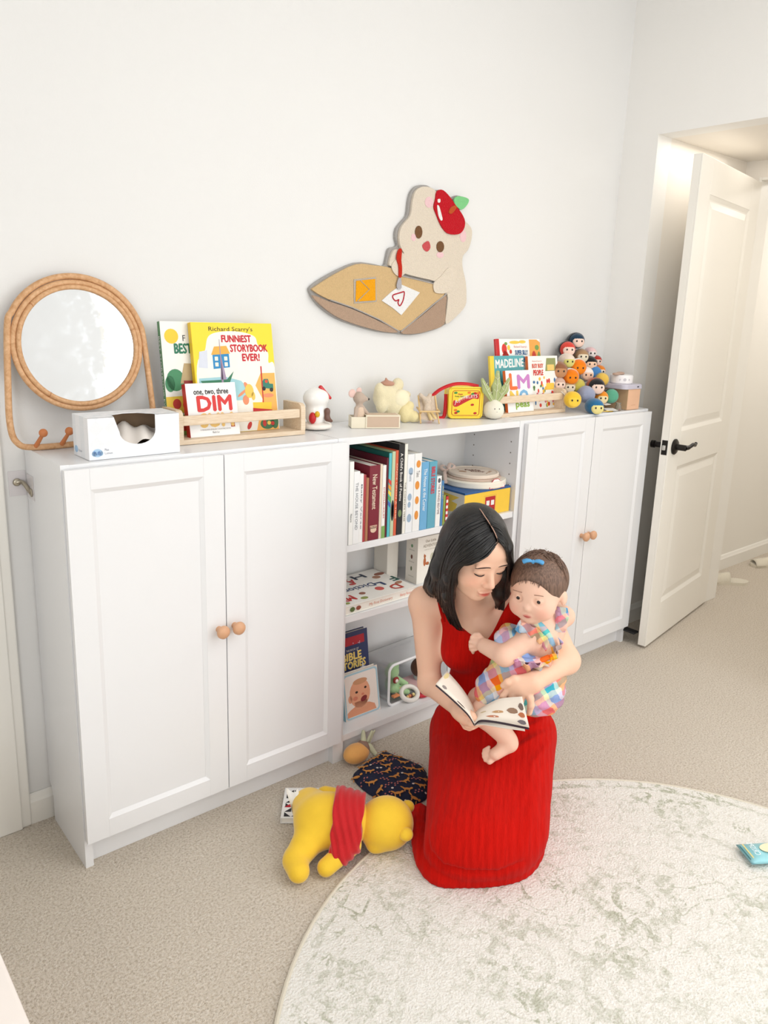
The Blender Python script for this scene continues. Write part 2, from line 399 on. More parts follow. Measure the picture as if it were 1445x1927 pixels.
# the open panelled door
DOORM = mat((245, 241, 232), .38, .012, 4.)
Df = np.array([2.405, -.392, 0]); Dh = np.array([3.172, -.262, 0]); De = Dh-Df; DL = np.linalg.norm(De); Dang = math.atan2(De[1], De[0])
door = props(bpy.data.objects.new('door_1', None), kind='structure'); COL.objects.link(door); door.location = (Df[0], Df[1], .012); door.rotation_euler = (0, 0, Dang)
DH = 2.045; DT = .036
def door_leaf():
    # local: x along the leaf from the free edge, y thickness (visible face at y=0, other at y=DT), z up
    px0, px1 = .125, DL-.125; hs = [(.175, .80), (.955, DH-.135)]
    core = MB().box(0, DL, .007, DT, 0, DH, .0015)
    core.build('core', DOORM, door)
    def piece(nm, x0, x1, z0, z1): MB().box(x0, x1, 0, .0072, z0, z1, .0015).build(nm, DOORM, door)
    piece('stile', 0, px0, 0, DH); piece('stile', px1, DL, 0, DH)
    piece('rail', px0, px1, 0, hs[0][0]); piece('rail', px0, px1, hs[0][1], hs[1][0]); piece('rail', px0, px1, hs[1][1], DH)
    for z0, z1 in hs:
        mo = MB(); c = .016                                   # sloping moulding ring
        o_ = [(px0, z0), (px1, z0), (px1, z1), (px0, z1)]; i_ = [(px0+c, z0+c), (px1-c, z0+c), (px1-c, z1-c), (px0+c, z1-c)]
        V = [(x, .0005, z) for x, z in o_]+[(x, .0069, z) for x, z in i_]
        mo.add(V, [(k, (k+1) % 4, 4+(k+1) % 4, 4+k) for k in range(4)]); mo.build('moulding', DOORM, door)
        pn = MB(); a, b_ = c+.006, c+.034
        o_ = [(px0+a, z0+a), (px1-a, z0+a), (px1-a, z1-a), (px0+a, z1-a)]; i_ = [(px0+b_, z0+b_), (px1-b_, z0+b_), (px1-b_, z1-b_), (px0+b_, z1-b_)]
        V = [(x, .0069, z) for x, z in o_]+[(x, .0022, z) for x, z in i_]
        pn.add(V, [(k, (k+1) % 4, 4+(k+1) % 4, 4+k) for k in range(4)]+[(4, 5, 6, 7)]); pn.build('panel', DOORM, door)
    BLK = mat((38, 34, 32), .35, .05, 30., 0, 200., .6)
    hz = .895
    def rot_lathe(mb, prof, x, y, z, sgn, n=20):
        V0 = len(mb.v); mb.lathe(prof, n)
        for k in range(V0, len(mb.v)): a, b_, c = mb.v[k]; mb.v[k] = (x+a, y+sgn*c, z+b_)
    h = MB(); rot_lathe(h, [(.0, 0), (.033, 0), (.034, .006), (.028, .011), (.013, .013), (.013, .050), (.010, .053), (0, .053)], .060, 0, hz, -1)
    h.build('handle_rose', BLK, door, True)
    lv = MB(); lv.tube(bez([(.058, -.048, hz), (.085, -.055, hz+.002), (.12, -.058, hz+.010), (.155, -.055, hz+.004), (.172, -.052, hz+.010)], 6), [.0095]*6+[.008]*12+[.0065]*7, 10); lv.build('lever', BLK, door, True)
    h = MB(); rot_lathe(h, [(.0, 0), (.033, 0), (.034, .006), (.028, .011), (.012, .013), (.012, .045), (.016, .047), (.016, .062), (0, .064)], .060, DT, hz, 1)
    h.build('handle_rose', BLK, door, True)
    MB().box(-.0015, .001, .006, DT-.006, hz-.031, hz+.031, .0008).build('latch_plate', BLK, door)
    MB().box(-.011, -.001, .011, DT-.011, hz-.011, hz+.011, .003).build('latch_bolt', mat((200, 198, 194), .3, .03, 30., 0, 200., .8), door)
    for z in (.22, 1.02, 1.82): MB().tube([(DL+.003, DT*.2, z-.045), (DL+.003, DT*.2, z+.045)], .006, 10).build('hinge', BLK, door, True)
door_leaf()

# ------------------------------------------------------------------ cabinets
CAB = mat((240, 240, 241), .32, .006, 4.); CABI = mat((244, 243, 241), .4, .008, 4.)
WOODK = mat((219, 168, 130), .45, .10, 60.)
CH = 1.06; CD = .28; BOTZ = .0813
def carcass(t, shelves, w=.8):
    # local: x 0..w, front at y=-CD, back at y=-.003
    def p(nm, *b, m=CAB, bev=.0008): return MB().box(*b, bev).build(nm, m, t)
    for x in (.0, w-.02):
        s = MB(); pol = [(-CD, 0), (-.03, 0), (-.03, .075), (-.018, .10), (-.004, .11), (-.004, CH), (-CD, CH)]
        s.prism(pol, .02, ((x, 0, 0), (0, 1, 0), (0, 0, 1), (1, 0, 0))); s.build('side_panel', CAB, t)
    p('top_panel', .02, w-.02, -CD+.001, -.004, CH-.022, CH-.001)
    p('bottom_panel', .02, w-.02, -CD+.001, -.012, .066, .088)
    p('back_panel', .02, w-.02, -.012, -.006, .088, CH-.022, m=CABI, bev=0)
    p('plinth', .02, w-.02, -CD+.022, -CD+.040, 0, .066)
    for z in shelves: p('shelf', .021, w-.021, -CD+.004, -.013, z-.022, z)
def cab_door(t, x0, x1, knob_right, z0=BOTZ, z1=1.0505):
    y0 = -CD-.002; yf = y0-.019; yp = y0-.012
    d = MB().box(x0+.001, x1-.001, yp, y0, z0+.001, z1-.001).build('door', CAB, t)
    sw, rw, c = .056, .050, .011
    def member(nm, quad, inner):
        # quad: outer rectangle (xa,xb,za,zb) ; inner: which edge is chamfered towards the panel
        xa, xb, za, zb = quad; V = []
        R0 = [(xa, za), (xb, za), (xb, zb), (xa, zb)]; R1 = [list(q) for q in R0]
        if inner == 'r': R1[1][0] -= 0; R0b = [(xa, za), (xb+c, za), (xb+c, zb), (xa, zb)]
        V = [(x, yp-.00005, z) for x, z in R0]+[(x, yf, z) for x, z in R0]
        mb = MB(); mb.add(V, [(0, 1, 2, 3), (4, 5, 6, 7), (0, 1, 5, 4), (1, 2, 6, 5), (2, 3, 7, 6), (3, 0, 4, 7)]); return mb.build(nm, CAB, d)
    member('stile', (x0, x0+sw, z0, z1), ''); member('stile', (x1-sw, x1, z0, z1), '')
    member('rail', (x0+sw+.0003, x1-sw-.0003, z0, z0+rw), ''); member('rail', (x0+sw+.0003, x1-sw-.0003, z1-rw, z1), '')
    a0, a1, b0, b1 = x0+sw, x1-sw, z0+rw, z1-rw
    ch = MB(); o_ = [(a0, b0), (a1, b0), (a1, b1), (a0, b1)]; i_ = [(a0+c, b0+c), (a1-c, b0+c), (a1-c, b1-c), (a0+c, b1-c)]
    ch.add([(x, yf+.0005, z) for x, z in o_]+[(x, yp-.0003, z) for x, z in i_], [(k, (k+1) % 4, 4+(k+1) % 4, 4+k) for k in range(4)]); ch.build('moulding', CAB, d)
    kx = (x1-.022) if knob_right else (x0+.022); kz = .575
    kb = MB(); kb.lathe([(.0, 0), (.009, 0), (.0085, .008), (.010, .014), (.0155, .019), (.0185, .025), (.0175, .031), (.0125, .0355), (.006, .0375), (0, .038)], 20)
    kb.v = [(kx+a, yf-z, kz+b_) for a, b_, z in kb.v]; kb.build('knob', WOODK, d, True)
c1 = thing('cabinet', 'white cabinet with two closed panelled doors under the round mirror', 'cabinet', (0, 0, 0), group='row of white cabinets')
carcass(c1, []); cab_door(c1, .002, .3985, True); cab_door(c1, .4015, .798, False)
c2 = thing('bookcase', 'white open bookcase with books and toys on its shelves', 'bookcase', (.8, 0, 0), group='row of white cabinets')
carcass(c2, [.726, .494])
for x in (.0203, .7797):
    for y in (-.245, -.06):
        h = MB()
        for k in range(22):
            z = .14+.04*k; h.tube([(x, y, z), (x+(.0005 if x < .4 else -.0005), y, z)], .0026, 8)
        h.build('pin_holes', mat((120, 112, 104), .7), c2)['kind'] = 'stuff'
c3 = thing('cabinet', 'white cabinet with two closed panelled doors under the pile of plush toys', 'cabinet', (1.6, 0, 0), group='row of white cabinets')
carcass(c3, []); cab_door(c3, .003, .3985, True); cab_door(c3, .4015, .797, False)
o = props(MB().box(2.395, 2.432, -.335, -.20, .052, .060, .001).build('metal_strip', mat((28, 28, 30), .5)), 'thin black metal strip sticking out under the cabinet beside the open door', 'bracket')
# wall latch with tape
bt = thing('cabinet_latch', 'brushed metal safety latch taped between wall and cabinet side', 'latch', (0, 0, .965))
TAPE = mat((226, 221, 222), .25, .03, 20., 0, 200., 0, .3)
MB().box(-.043, -.0012, -.0012, -.0004, -.03, .035).build('tape', TAPE, bt); MB().box(-.0012, -.0004, -.062, -.006, -.035, .028).build('tape', TAPE, bt)
NI = mat((176, 168, 152), .3, .06, 60., 0, 200., .9)
lt = MB(); lt.tube(bez([(-.024, -.004, .006), (-.016, -.008, .007), (-.010, -.020, .002), (-.0045, -.034, -.012), (-.003, -.046, -.016)], 5), .0055, 10); lt.build('hook', NI, bt, True)
lt = MB(); lt.ell((-.024, -.005, .006), (.010, .004, .010)); lt.build('plate', NI, bt, True)
lt = MB(); lt.ell((-.003, -.044, -.016), (.0035, .010, .011)); lt.build('plate', NI, bt, True)

# ------------------------------------------------------------------ white low chest at the lower left edge
ch = thing('low_chest', 'white low chest with rounded top edge beside the grey carpet', 'chest', (-.47, -.80, 0))
P0 = Q(17, 1843, .40); P1 = Q(54, 1927, .40)
WH = mat((250, 240, 233), .35, .01)
MB().box(-.22+0, P0[0]-(-.47), -.30, .30, .03, .385, .006).build('body', WH, ch)
MB().box(-.225, P0[0]+.004-(-.47), -.305, .305, .385, .40, .006).build('top', WH, ch)
for sx in (-.19, P0[0]+.47-.05):
    for sy in (-.27, .23): MB().box(sx, sx+.04, sy, sy+.04, 0, .031, .003).build('foot', WH, ch)

# ------------------------------------------------------------------ round rug
def rug_mat():
    m, nt, b, tc = nodes('rug_pile'); v = tc.outputs['Object']
    sx = nt.nodes.new('ShaderNodeSeparateXYZ'); nt.links.new(v, sx.inputs[0])
    x, y = sx.outputs[0], sx.outputs[1]
    r = math_(nt, 'SQRT', math_(nt, 'ADD', math_(nt, 'MULTIPLY', x, x), math_(nt, 'MULTIPLY', y, y)))
    th = math_(nt, 'ARCTAN2', y, x)
    wob = math_(nt, 'MULTIPLY', math_(nt, 'SUBTRACT', noise(nt, v, 14, 3), .5), .05)
    rr = math_(nt, 'ADD', r, wob)
    def band(c, w): return math_(nt, 'LESS_THAN', math_(nt, 'ABSOLUTE', math_(nt, 'SUBTRACT', rr, c)), w)
    def rosette(rc, n, R, ph=0.):
        # n flowers on a circle: local radius with petals
        k = math_(nt, 'DIVIDE', math_(nt, 'ADD', th, ph), 2*PI/n)
        f = math_(nt, 'SUBTRACT', math_(nt, 'FRACT', k), .5)
        dx = math_(nt, 'MULTIPLY', f, 2*PI/n*rc); dy = math_(nt, 'SUBTRACT', rr, rc)
        d = math_(nt, 'SQRT', math_(nt, 'ADD', math_(nt, 'MULTIPLY', dx, dx), math_(nt, 'MULTIPLY', dy, dy)))
        pa = math_(nt, 'ARCTAN2', dy, dx)
        pet = math_(nt, 'MULTIPLY', math_(nt, 'SINE', math_(nt, 'MULTIPLY', pa, 9)), R*.13)
        d2 = math_(nt, 'ADD', d, pet)
        a = math_(nt, 'LESS_THAN', math_(nt, 'ABSOLUTE', math_(nt, 'SUBTRACT', d2, R)), R*.24)
        c = math_(nt, 'LESS_THAN', math_(nt, 'ABSOLUTE', math_(nt, 'SUBTRACT', d, R*.42)), R*.11)
        return math_(nt, 'MAXIMUM', a, c)
    pat = band(.60, .008)
    for q in (band(.665, .013), band(.87, .006), rosette(.765, 15, .062), rosette(.765, 30, .020, .105), rosette(.40, 7, .10, .3), rosette(.53, 16, .035), rosette(.20, 4, .09, .6), rosette(.0, 1, .1)):
        pat = math_(nt, 'MAXIMUM', pat, q)
    vine = math_(nt, 'LESS_THAN', math_(nt, 'ABSOLUTE', math_(nt, 'SUBTRACT', noise(nt, v, 9, 2, .5, 1.2), .5)), .022)
    pat = math_(nt, 'MAXIMUM', pat, vine)
    wear = ramp(nt, noise(nt, v, 45, 5, .75), [(.43, (0, 0, 0, 1)), (.58, (1, 1, 1, 1))])
    fade = ramp(nt, noise(nt, v, 3.0, 3, .6), [(.36, (.10, .10, .10, 1)), (.62, (1, 1, 1, 1))])
    f = math_(nt, 'MULTIPLY', math_(nt, 'MULTIPLY', pat, wear), fade)
    spk = ramp(nt, noise(nt, v, 60, 5, .8), [(.56, (0, 0, 0, 1)), (.64, (1, 1, 1, 1))])
    f = math_(nt, 'MAXIMUM', math_(nt, 'MULTIPLY', f, .92), math_(nt, 'MULTIPLY', math_(nt, 'MULTIPLY', spk, fade), .55))
    n1 = noise(nt, v, 190, 3, .6)
    base = ramp(nt, n1, [(.3, (236, 231, 221)), (.7, (253, 251, 246))])
    c = mixc(nt, f, base, ramp(nt, n1, [(.3, (160, 163, 138)), (.7, (188, 191, 166))]))
    nt.links.new(c, b.inputs['Base Color']); b.inputs['Roughness'].default_value = .95; b.inputs['Specular IOR Level'].default_value = .08
    bump_(nt, b, math_(nt, 'ADD', n1, math_(nt, 'MULTIPLY', noise(nt, v, 60, 2), .6)), .7, .008)
    return m
rug = thing('round_rug', 'round cream rug with faded sage green floral pattern under the kneeling woman', 'rug', (.8225, -1.573, 0))
RG = .9136
MB().lathe([(0.0, .0005), (RG-.012, .0005), (RG-.010, .010), (RG-.016, .0118), (0, .0118)], 128).build('pile', rug_mat(), rug, True)
e = MB(); e.tube([(RG*math.cos(2*PI*k/128)-.006*math.cos(2*PI*k/128), (RG-.006)*math.sin(2*PI*k/128), .0062) for k in range(128)], .006, 8, closed=True); e.build('binding', mat((226, 218, 200), .9, .08, 300., .5, 900.), rug, True)
# ------------------------------------------------------------------ rattan mirror
def wood(c1, c2, sc=(2, 40, 40), s=8.):
    m, nt, b, tc = nodes('wood'); v = mapping(nt, tc.outputs['Object'], sc)
    nt.links.new(ramp(nt, noise(nt, v, s, 5, .6, .6), [(.3, c1), (.7, c2)]), b.inputs['Base Color']); b.inputs['Roughness'].default_value = .5
    return m
RAT = wood((198, 146, 98), (228, 184, 140), (30, 30, 30), 3.)
RAT2 = mat((182, 122, 76), .5, .1)
TZ = CH
mr = thing('rattan_mirror', 'round mirror in a rattan frame leaning on the wall', 'mirror', (.137, -.066, TZ), rot=(-.085, 0, 0))
mcz = .254; MR = .140
def arc(R, a0, a1, n, y): return [(R*math.cos(math.radians(a0+(a1-a0)*k/n)), y, mcz+R*math.sin(math.radians(a0+(a1-a0)*k/n))) for k in range(n+1)]
g = MB(); g.prism([(x, z) for x, _, z in arc(MR, 0, 360, 64, 0)[:-1]], .003, ((0, -.004, 0), (1, 0, 0), (0, 0, 1), (0, 1, 0)))
gm, nt, b, tc = nodes('mirror_glass'); b.inputs['Metallic'].default_value = 1.0; b.inputs['Base Color'].default_value = (.70, .72, .74, 1)
sm = ramp(nt, noise(nt, tc.outputs['Object'], 16, 6, .7), [(.45, (.02, .02, .02, 1)), (.75, (.22, .22, .22, 1))]); nt.links.new(sm, b.inputs['Roughness'])
g.build('mirror_glass', gm, mr)
r1 = MB(); r1.tube(arc(.1445, 0, 360, 72, -.005)[:-1], .0062, 10, closed=True); r1.build('inner_ring', RAT, mr, True)
r2 = MB(); r2.tube(arc(.1560, 0, 360, 72, .000)[:-1], .0072, 10, closed=True); r2.build('middle_ring', RAT, mr, True)
xl, xr_ = -.180, .180
P = [(xl+.045, 0, .0085), (.10, 0, .0085), (xr_-.03, 0, .0085)]
lp = [(xl+.05, 0, .008), (0, 0, .008), (xr_-.05, 0, .008), (xr_-.012, 0, .022), (xr_, 0, .065), (xr_-.004, 0, .16)]
lp += [(.170*math.cos(math.radians(a)), .002, mcz+.003+.168*math.sin(math.radians(a))) for a in range(8, 173, 12)]
lp += [(-xr_+.004, 0, .16), (-xr_, 0, .065), (-xr_+.012, 0, .022)]
r3 = MB(); r3.tube(bez(lp, 6, True), .0078, 10, closed=True); r3.build('outer_rod', RAT, mr, True)
for (x, z) in [(.1445*math.cos(a), mcz+.1445*math.sin(a)) for a in (.3, 2.4, 4.1)]: MB().ell((x, -.005, z), (.0066, .0066, .0066), 8, 6).build('joint', RAT2, mr, True)
for x in (-.128, -.066):
    pg = MB(); pg.tube([(x, -.004, .010), (x+.012, -.030, .040)], [.0058, .0042], 8); pg.ell((x+.013, -.032, .044), (.0105, .0105, .0105)); pg.build('peg', mat((206, 126, 74), .45, .08, 60.), mr, True)

# ------------------------------------------------------------------ tissue box
tb = thing('tissue_box', 'white patterned tissue box with torn opening in front of the mirror', 'box', (.074, -.258, TZ), .02)
bw, bd, bh = .228, .100, .100
def tissue_mat():
    m, nt, b, tc = nodes('tissue_card'); v = tc.outputs['Object']
    w1 = nt.nodes.new('ShaderNodeTexChecker'); w1.inputs['Scale'].default_value = 38.; w1.inputs['Color1'].default_value = lin((238, 240, 243)); w1.inputs['Color2'].default_value = lin((247, 247, 249))
    nt.links.new(mapping(nt, v, (1, 1, 1), (0, .78, 0)), w1.inputs['Vector']); nt.links.new(w1.outputs[0], b.inputs['Base Color']); b.inputs['Roughness'].default_value = .5
    return m
TM = tissue_mat(); CARD = mat((150, 124, 98), .85, .08, 80.)
nl, nr = .062, .165
fp = [(0, 0), (bw, 0), (bw, bh), (nr, bh)]+[(.123+.042*math.cos(a)*(1 if math.cos(a) > 0 else 1.15), .062-.032*math.sin(a)*1.0-(.0)) for a in np.linspace(0, PI, 14)]+[(nl, bh), (0, bh)]
fp = [(x, max(z, .026) if 0 < i < len(fp)-1 and 3 < i < len(fp)-2 else z) for i, (x, z) in enumerate(fp)]
MB().prism(fp, .0012, ((0, .0012, 0), (1, 0, 0), (0, 0, 1), (0, -1, 0))).build('front_panel', TM, tb)
tp = [(0, 0), (nl, 0)]+[(nl+(nr-nl)*.5-(nr-nl)*.5*math.cos(a)*1.04+.004*math.sin(7*a), .052*math.sin(a)) for a in np.linspace(.15, PI-.1, 12)]+[(nr, 0), (bw, 0), (bw, bd), (0, bd)]
MB().prism(tp, .0012, ((0, 0, bh-.0012), (1, 0, 0), (0, 1, 0), (0, 0, 1))).build('top_panel', TM, tb)
for nm, b_ in (('side_panel', (0, .0012, .0012, bd, 0, bh-.0012)), ('side_panel', (bw-.0012, bw, .0012, bd, 0, bh-.0012)), ('back_panel', (.0012, bw-.0012, bd-.0012, bd, 0, bh-.0012)), ('bottom_panel', (.0012, bw-.0012, .0012, bd-.0012, 0, .0012))): MB().box(*b_).build(nm, TM, tb)
MB().box(.002, bw-.002, bd-.0024, bd-.0014, .002, bh-.002).build('lining', CARD, tb); MB().box(.002, bw-.002, .0018, bd-.003, .0014, .003).build('lining', CARD, tb)
V = []; F = []; nu, nv = 26, 12
for i in range(nu+1):
    for j in range(nv+1):
        a, c = i/nu, j/nv; V.append((.012+a*(bw-.03), .006+c*(bd-.016), .040+.022*c+.010*math.sin(9*a+3*c)*(1-.3*c)+.006*math.sin(23*a-5*c)))
for i in range(nu):
    for j in range(nv): F.append((i*(nv+1)+j, (i+1)*(nv+1)+j, (i+1)*(nv+1)+j+1, i*(nv+1)+j+1))
pyd('tissue', V, F, mat((244, 236, 228), .8, .03, 30.), tb, True)
FR = ((0, 0, 0), (1, 0, 0), (0, 0, 1), (0, -1, 0))
prints(tb, [ell2(.0195, .0165, .0125, .0095), ell2(.012, .015, .006, .006), ell2(.027, .015, .006, .006)], FR, (170, 203, 232))
lettering(tb, 'Puffs', (.011, .028, .0115, .021), FR, (60, 110, 180)); lettering(tb, 'Plus', (.037, .047, .020, .026), FR, (150, 156, 168)); lettering(tb, 'Lotion', (.037, .055, .012, .017), FR, (150, 156, 168))
FS = ((-.0, bd, 0), (0, -1, 0), (0, 0, 1), (-1, 0, 0))
prints(tb, [ell2(.018, .0165, .0105, .0085)], FS, (170, 203, 232)); lettering(tb, 'Plus Lotion', (.034, .055, .013, .019), FS, (150, 156, 168))

# ------------------------------------------------------------------ books
def book(name, label, loc, w, h, t, col, spine=None, page=(243, 238, 228), rot=(0, 0, 0), group=None, board=.0022, cat='book'):
    t_ = thing(name, label, cat, loc, group=group, rot=rot)
    cm = mat(col, .42, .02); sm_ = mat(spine, .42, .02) if spine else cm
    MB().box(0, w, 0, board, 0, h, .0004, 1).build('front_cover', cm, t_); MB().box(0, w, t-board, t, 0, h, .0004, 1).build('back_cover', cm, t_)
    MB().box(-.0006, board, .0003, t-.0003, .0002, h-.0002, .0008, 2).build('spine', sm_, t_)
    MB().box(board, w-.004, board, t-board, .003, h-.003).build('pages', mat(page, .85, .04, 400.), t_)
    return t_
def spfr(t, h): return ((-.0007, t, h), (0, 0, -1), (0, -1, 0), (-1, 0, 0))
BG1 = 'picture books in the wooden rack beside the mirror'; BG2 = 'picture books in the wooden rack beside the plush pile'
RACKW = wood((222, 196, 164), (240, 221, 196), (6, 60, 60), 4.)
def rack(label, loc, L, rz=0.):
    t = thing('book_rack', label, 'rack', loc, rz, group='small wooden book racks')
    D = .098; H = .092
    MB().box(0, L, 0, D, 0, .013, .001).build('base_board', RACKW, t)
    for x in (0, L-.015):
        s = MB(); pol = [(0, .0131), (D, .0131), (D, H)]+[(.018*(1-math.sin(a)), H-.018*(1-math.cos(a))) for a in np.linspace(0, PI/2, 6)]
        s.prism(pol, .015, ((x, 0, 0), (0, 1, 0), (0, 0, 1), (1, 0, 0))); s.build('end_panel', RACKW, t)
    MB().box(.0151, L-.0151, .004, .016, .050, .076, .003).build('front_rail', RACKW, t)
    return t
rack('pale wooden book rack beside the tissue box', (.338, -.170, TZ), .400)
rack('pale wooden book rack beside the turnip plush', (1.545, -.192, TZ), .405)
z0 = TZ+.0135
th = -.155
b1 = book('picture_book', 'white picture book with yellow sun and green title behind the yellow one', (.349, -.089, z0), .255, .308, .016, (246, 244, 238), (96, 150, 104), rot=(-.135, 0, 0), group=BG1)
prints(b1, [ell2(.030, .268, .020, .020)], FR, (246, 208, 62)); lettering(b1, "F", (.062, .070, .255, .271), FR, (40, 36, 34))
lettering(b1, 'BEST', (.036, .086, .222, .248), FR, (42, 122, 92), bold=.0012); lettering(b1, 'STORYBOOK EVER', (.092, .24, .222, .248), FR, (42, 122, 92), bold=.0012)
prints(b1, [ell2(.032, .150, .026, .030), ell2(.015, .140, .014, .022)], FR, (74, 142, 100)); prints(b1, [[(.045, .14), (.15, .14), (.15, .19), (.06, .195)]], FR, (196, 172, 130), d=.0007)
prints(b1, [[(.055, .112), (.15, .112), (.15, .145), (.055, .148)]], FR, (164, 60, 60), d=.0009); prints(b1, [[(.0, .06), (.12, .06), (.12, .108), (.0, .105)]], FR, (240, 204, 76)); prints(b1, [ell2(.065, .082, .018, .018), ell2(.03, .085, .012, .014)], FR, (196, 60, 52), d=.0008); prints(b1, [[(0, 0), (.12, 0), (.12, .055), (0, .055)]], FR, (150, 186, 96)); prints(b1, [ell2(.045, .03, .02, .02)], FR, (216, 70, 56), d=.0008)
lettering(b1, 'BEST STORYBOOK EVER', (.04, .25, .004, .012), spfr(.016, .308), (250, 250, 250))
b2 = book('picture_book', 'large yellow picture book titled funniest storybook ever', (.428, -.116, z0), .255, .308, .018, (252, 222, 40), (240, 200, 40), rot=(th, 0, 0), group=BG1)
cloud = bez([(.035, .230), (.05, .270), (.09, .283), (.15, .283), (.195, .270), (.205, .245), (.235, .225), (.235, .195), (.255, .180), (.255, 0), (.1, 0), (.008, .06), (.008, .19)], 5, True)
cloud = [(min(max(p[0], .004), .2545), min(max(p[1], .001), .307)) for p in cloud]
prints(b2, [cloud], FR, (250, 246, 236)); lettering(b2, "Richard Scarry's", (.052, .190, .281, .297), FR, (52, 46, 44))
lettering(b2, 'FUNNiEST', (.089, .182, .254, .273), FR, (206, 36, 52), bold=.0011); lettering(b2, 'STORYBOOK', (.114, .234, .227, .247), FR, (206, 36, 52), bold=.0011); lettering(b2, 'EVER!', (.150, .206, .201, .221), FR, (206, 36, 52), bold=.0011)
prints(b2, [[(.01, .09), (.14, .09), (.165, .115), (.14, .145), (.09, .158), (.01, .155)]], FR, (168, 214, 222), d=.0007)
prints(b2, [[(.178, .0), (.252, .0), (.252, .165), (.205, .165), (.185, .13), (.205, .09)]], FR, (248, 186, 96), d=.0007)
prints(b2, [[(.057, .180), (.108, .184), (.108, .222), (.057, .220)]], FR, (44, 140, 196), d=.0009); prints(b2, [[(.053, .219), (.112, .222), (.102, .244), (.064, .242)]], FR, (242, 178, 76), d=.0010)
prints(b2, [rrect(.060+dx, .070+dx, .187+dz, .198+dz, .001) for dx in (.003, .032) for dz in (0, .016)], FR, (248, 240, 226), d=.0012)
prints(b2, [[(.012, .185), (.040, .182), (.042, .232), (.018, .228)]], FR, (220, 224, 236), d=.0009); prints(b2, [[(.078, .14), (.084, .14), (.082, .262), (.081, .262)], [(.076, .15), (.094, .15), (.083, .215)]], FR, (170, 150, 176), d=.0014)
prints(b2, [[(.014, .148), (.095, .150), (.118, .172), (.10, .134), (.03, .130)]], FR, (58, 128, 96), d=.0013); prints(b2, [[(.020, .134), (.10, .137), (.095, .130), (.03, .127)]], FR, (196, 70, 66), d=.0014)
prints(b2, [[(.205, .122), (.244, .118), (.244, .133), (.232, .134), (.228, .148), (.214, .148), (.205, .136)]], FR, (56, 130, 110), d=.0010); prints(b2, [ell2(.212, .120, .006, .006), ell2(.237, .116, .006, .006)], FR, (46, 44, 46), d=.0012); prints(b2, [ell2(.222, .141, .005, .005)], FR, (222, 84, 50), d=.0012)
prints(b2, [[(.172, .060), (.232, .055), (.234, .080), (.172, .082)]], FR, (250, 208, 60), d=.0010); prints(b2, [[(.170, .050), (.234, .046), (.234, .058), (.171, .066)], [(.205, .08), (.208, .08), (.210, .185), (.206, .185)]], FR, (204, 48, 48), d=.0012); prints(b2, [ell2(.15, .09, .01, .014), ell2(.155, .13, .006, .012, a=.5), ell2(.14, .11, .018, .004, a=.6), ell2(.225, .10, .018, .006)], FR, (238, 150, 110), d=.0011)
prints(b2, [ell2(.215, .018, .024, .016), ell2(.24, .022, .012, .02)], FR, (70, 120, 80), d=.001); prints(b2, [ell2(.205, .020, .006, .010), ell2(.232, .018, .006, .006), ell2(.155, .016, .006, .012, a=-.5)], FR, (204, 56, 48), d=.0013); prints(b2, [ell2(.22, .02, .006, .006), ell2(.163, .115, .014, .02), ell2(.175, .10, .006, .012)], FR, (244, 206, 96), d=.0013)
b3 = book('board_book', 'small white board book with red and yellow title standing foremost in the rack', (.384, -.147, z0), .150, .146, .022, (250, 249, 247), (206, 40, 40), rot=(-.20, 0, 0), group=BG1)
lettering(b3, 'one, two, three', (.022, .126, .113, .131), FR, (58, 54, 54), bold=.0004); lettering(b3, 'DIM', (.030, .132, .070, .110), FR, (222, 60, 58), bold=.0022); lettering(b3, 'SUM', (.034, .132, .026, .062), FR, (248, 206, 122), bold=.0022)
lettering(b3, 'A MANDARIN-ENGLISH COUNTING BOOK', (.030, .122, .0165, .021), FR, (150, 146, 146)); lettering(b3, 'Rich Lo', (.066, .086, .008, .0135), FR, (90, 86, 86))
prints(b3, [ell2(.130, .034, .006, .007), [(.124, .022), (.136, .022), (.136, .034), (.124, .034)]], FR, (196, 96, 60))

# right rack
c1_ = book('picture_book', 'white and red seek and find book standing rearmost in the rack', (1.652, -.118, z0), .255, .268, .010, (250, 248, 244), (206, 40, 44), rot=(-.18, 0, 0), group=BG2)
prints(c1_, [[(.0, .0), (.018, 0), (.018, .268), (0, .268)]], FR, (206, 40, 44)); prints(c1_, [ell2(.045, .23, .014, .02), ell2(.05, .205, .018, .012), [(.03, .18), (.07, .18), (.06, .22), (.04, .225)]], FR, (222, 60, 50), d=.0008)
lettering(c1_, "Richard Scarry's", (.10, .175, .232, .243), FR, (216, 110, 90)); lettering(c1_, 'SUPER SILLY', (.105, .178, .208, .225), FR, (60, 104, 150), bold=.0008); lettering(c1_, 'SEEK', (.115, .170, .180, .201), FR, (60, 104, 150), bold=.0014); lettering(c1_, 'and', (.135, .155, .166, .175), FR, (60, 104, 150))
prints(c1_, [[(.19, .12), (.255, .12), (.255, .255), (.235, .266), (.19, .266)]], FR, (240, 172, 84)); prints(c1_, [ell2(.215, .20, .012, .022), ell2(.24, .17, .010, .014), ell2(.08, .22, .007, .008)], FR, (206, 70, 50), d=.0009); prints(c1_, [ell2(.235, .235, .012, .010), ell2(.055, .25, .008, .006), ell2(.245, .20, .008, .02)], FR, (122, 160, 84), d=.0009); prints(c1_, [ell2(.105, .255, .03, .006), ell2(.07, .235, .008, .01), ell2(.15, .257, .02, .006)], FR, (244, 206, 80), d=.0009)
c2_ = book('picture_book', 'teal picture book titled madeline with yellow spine edge', (1.596, -.128, z0), .190, .205, .009, (96, 176, 182), (246, 214, 70), rot=(-.15, 0, 0), group=BG2)
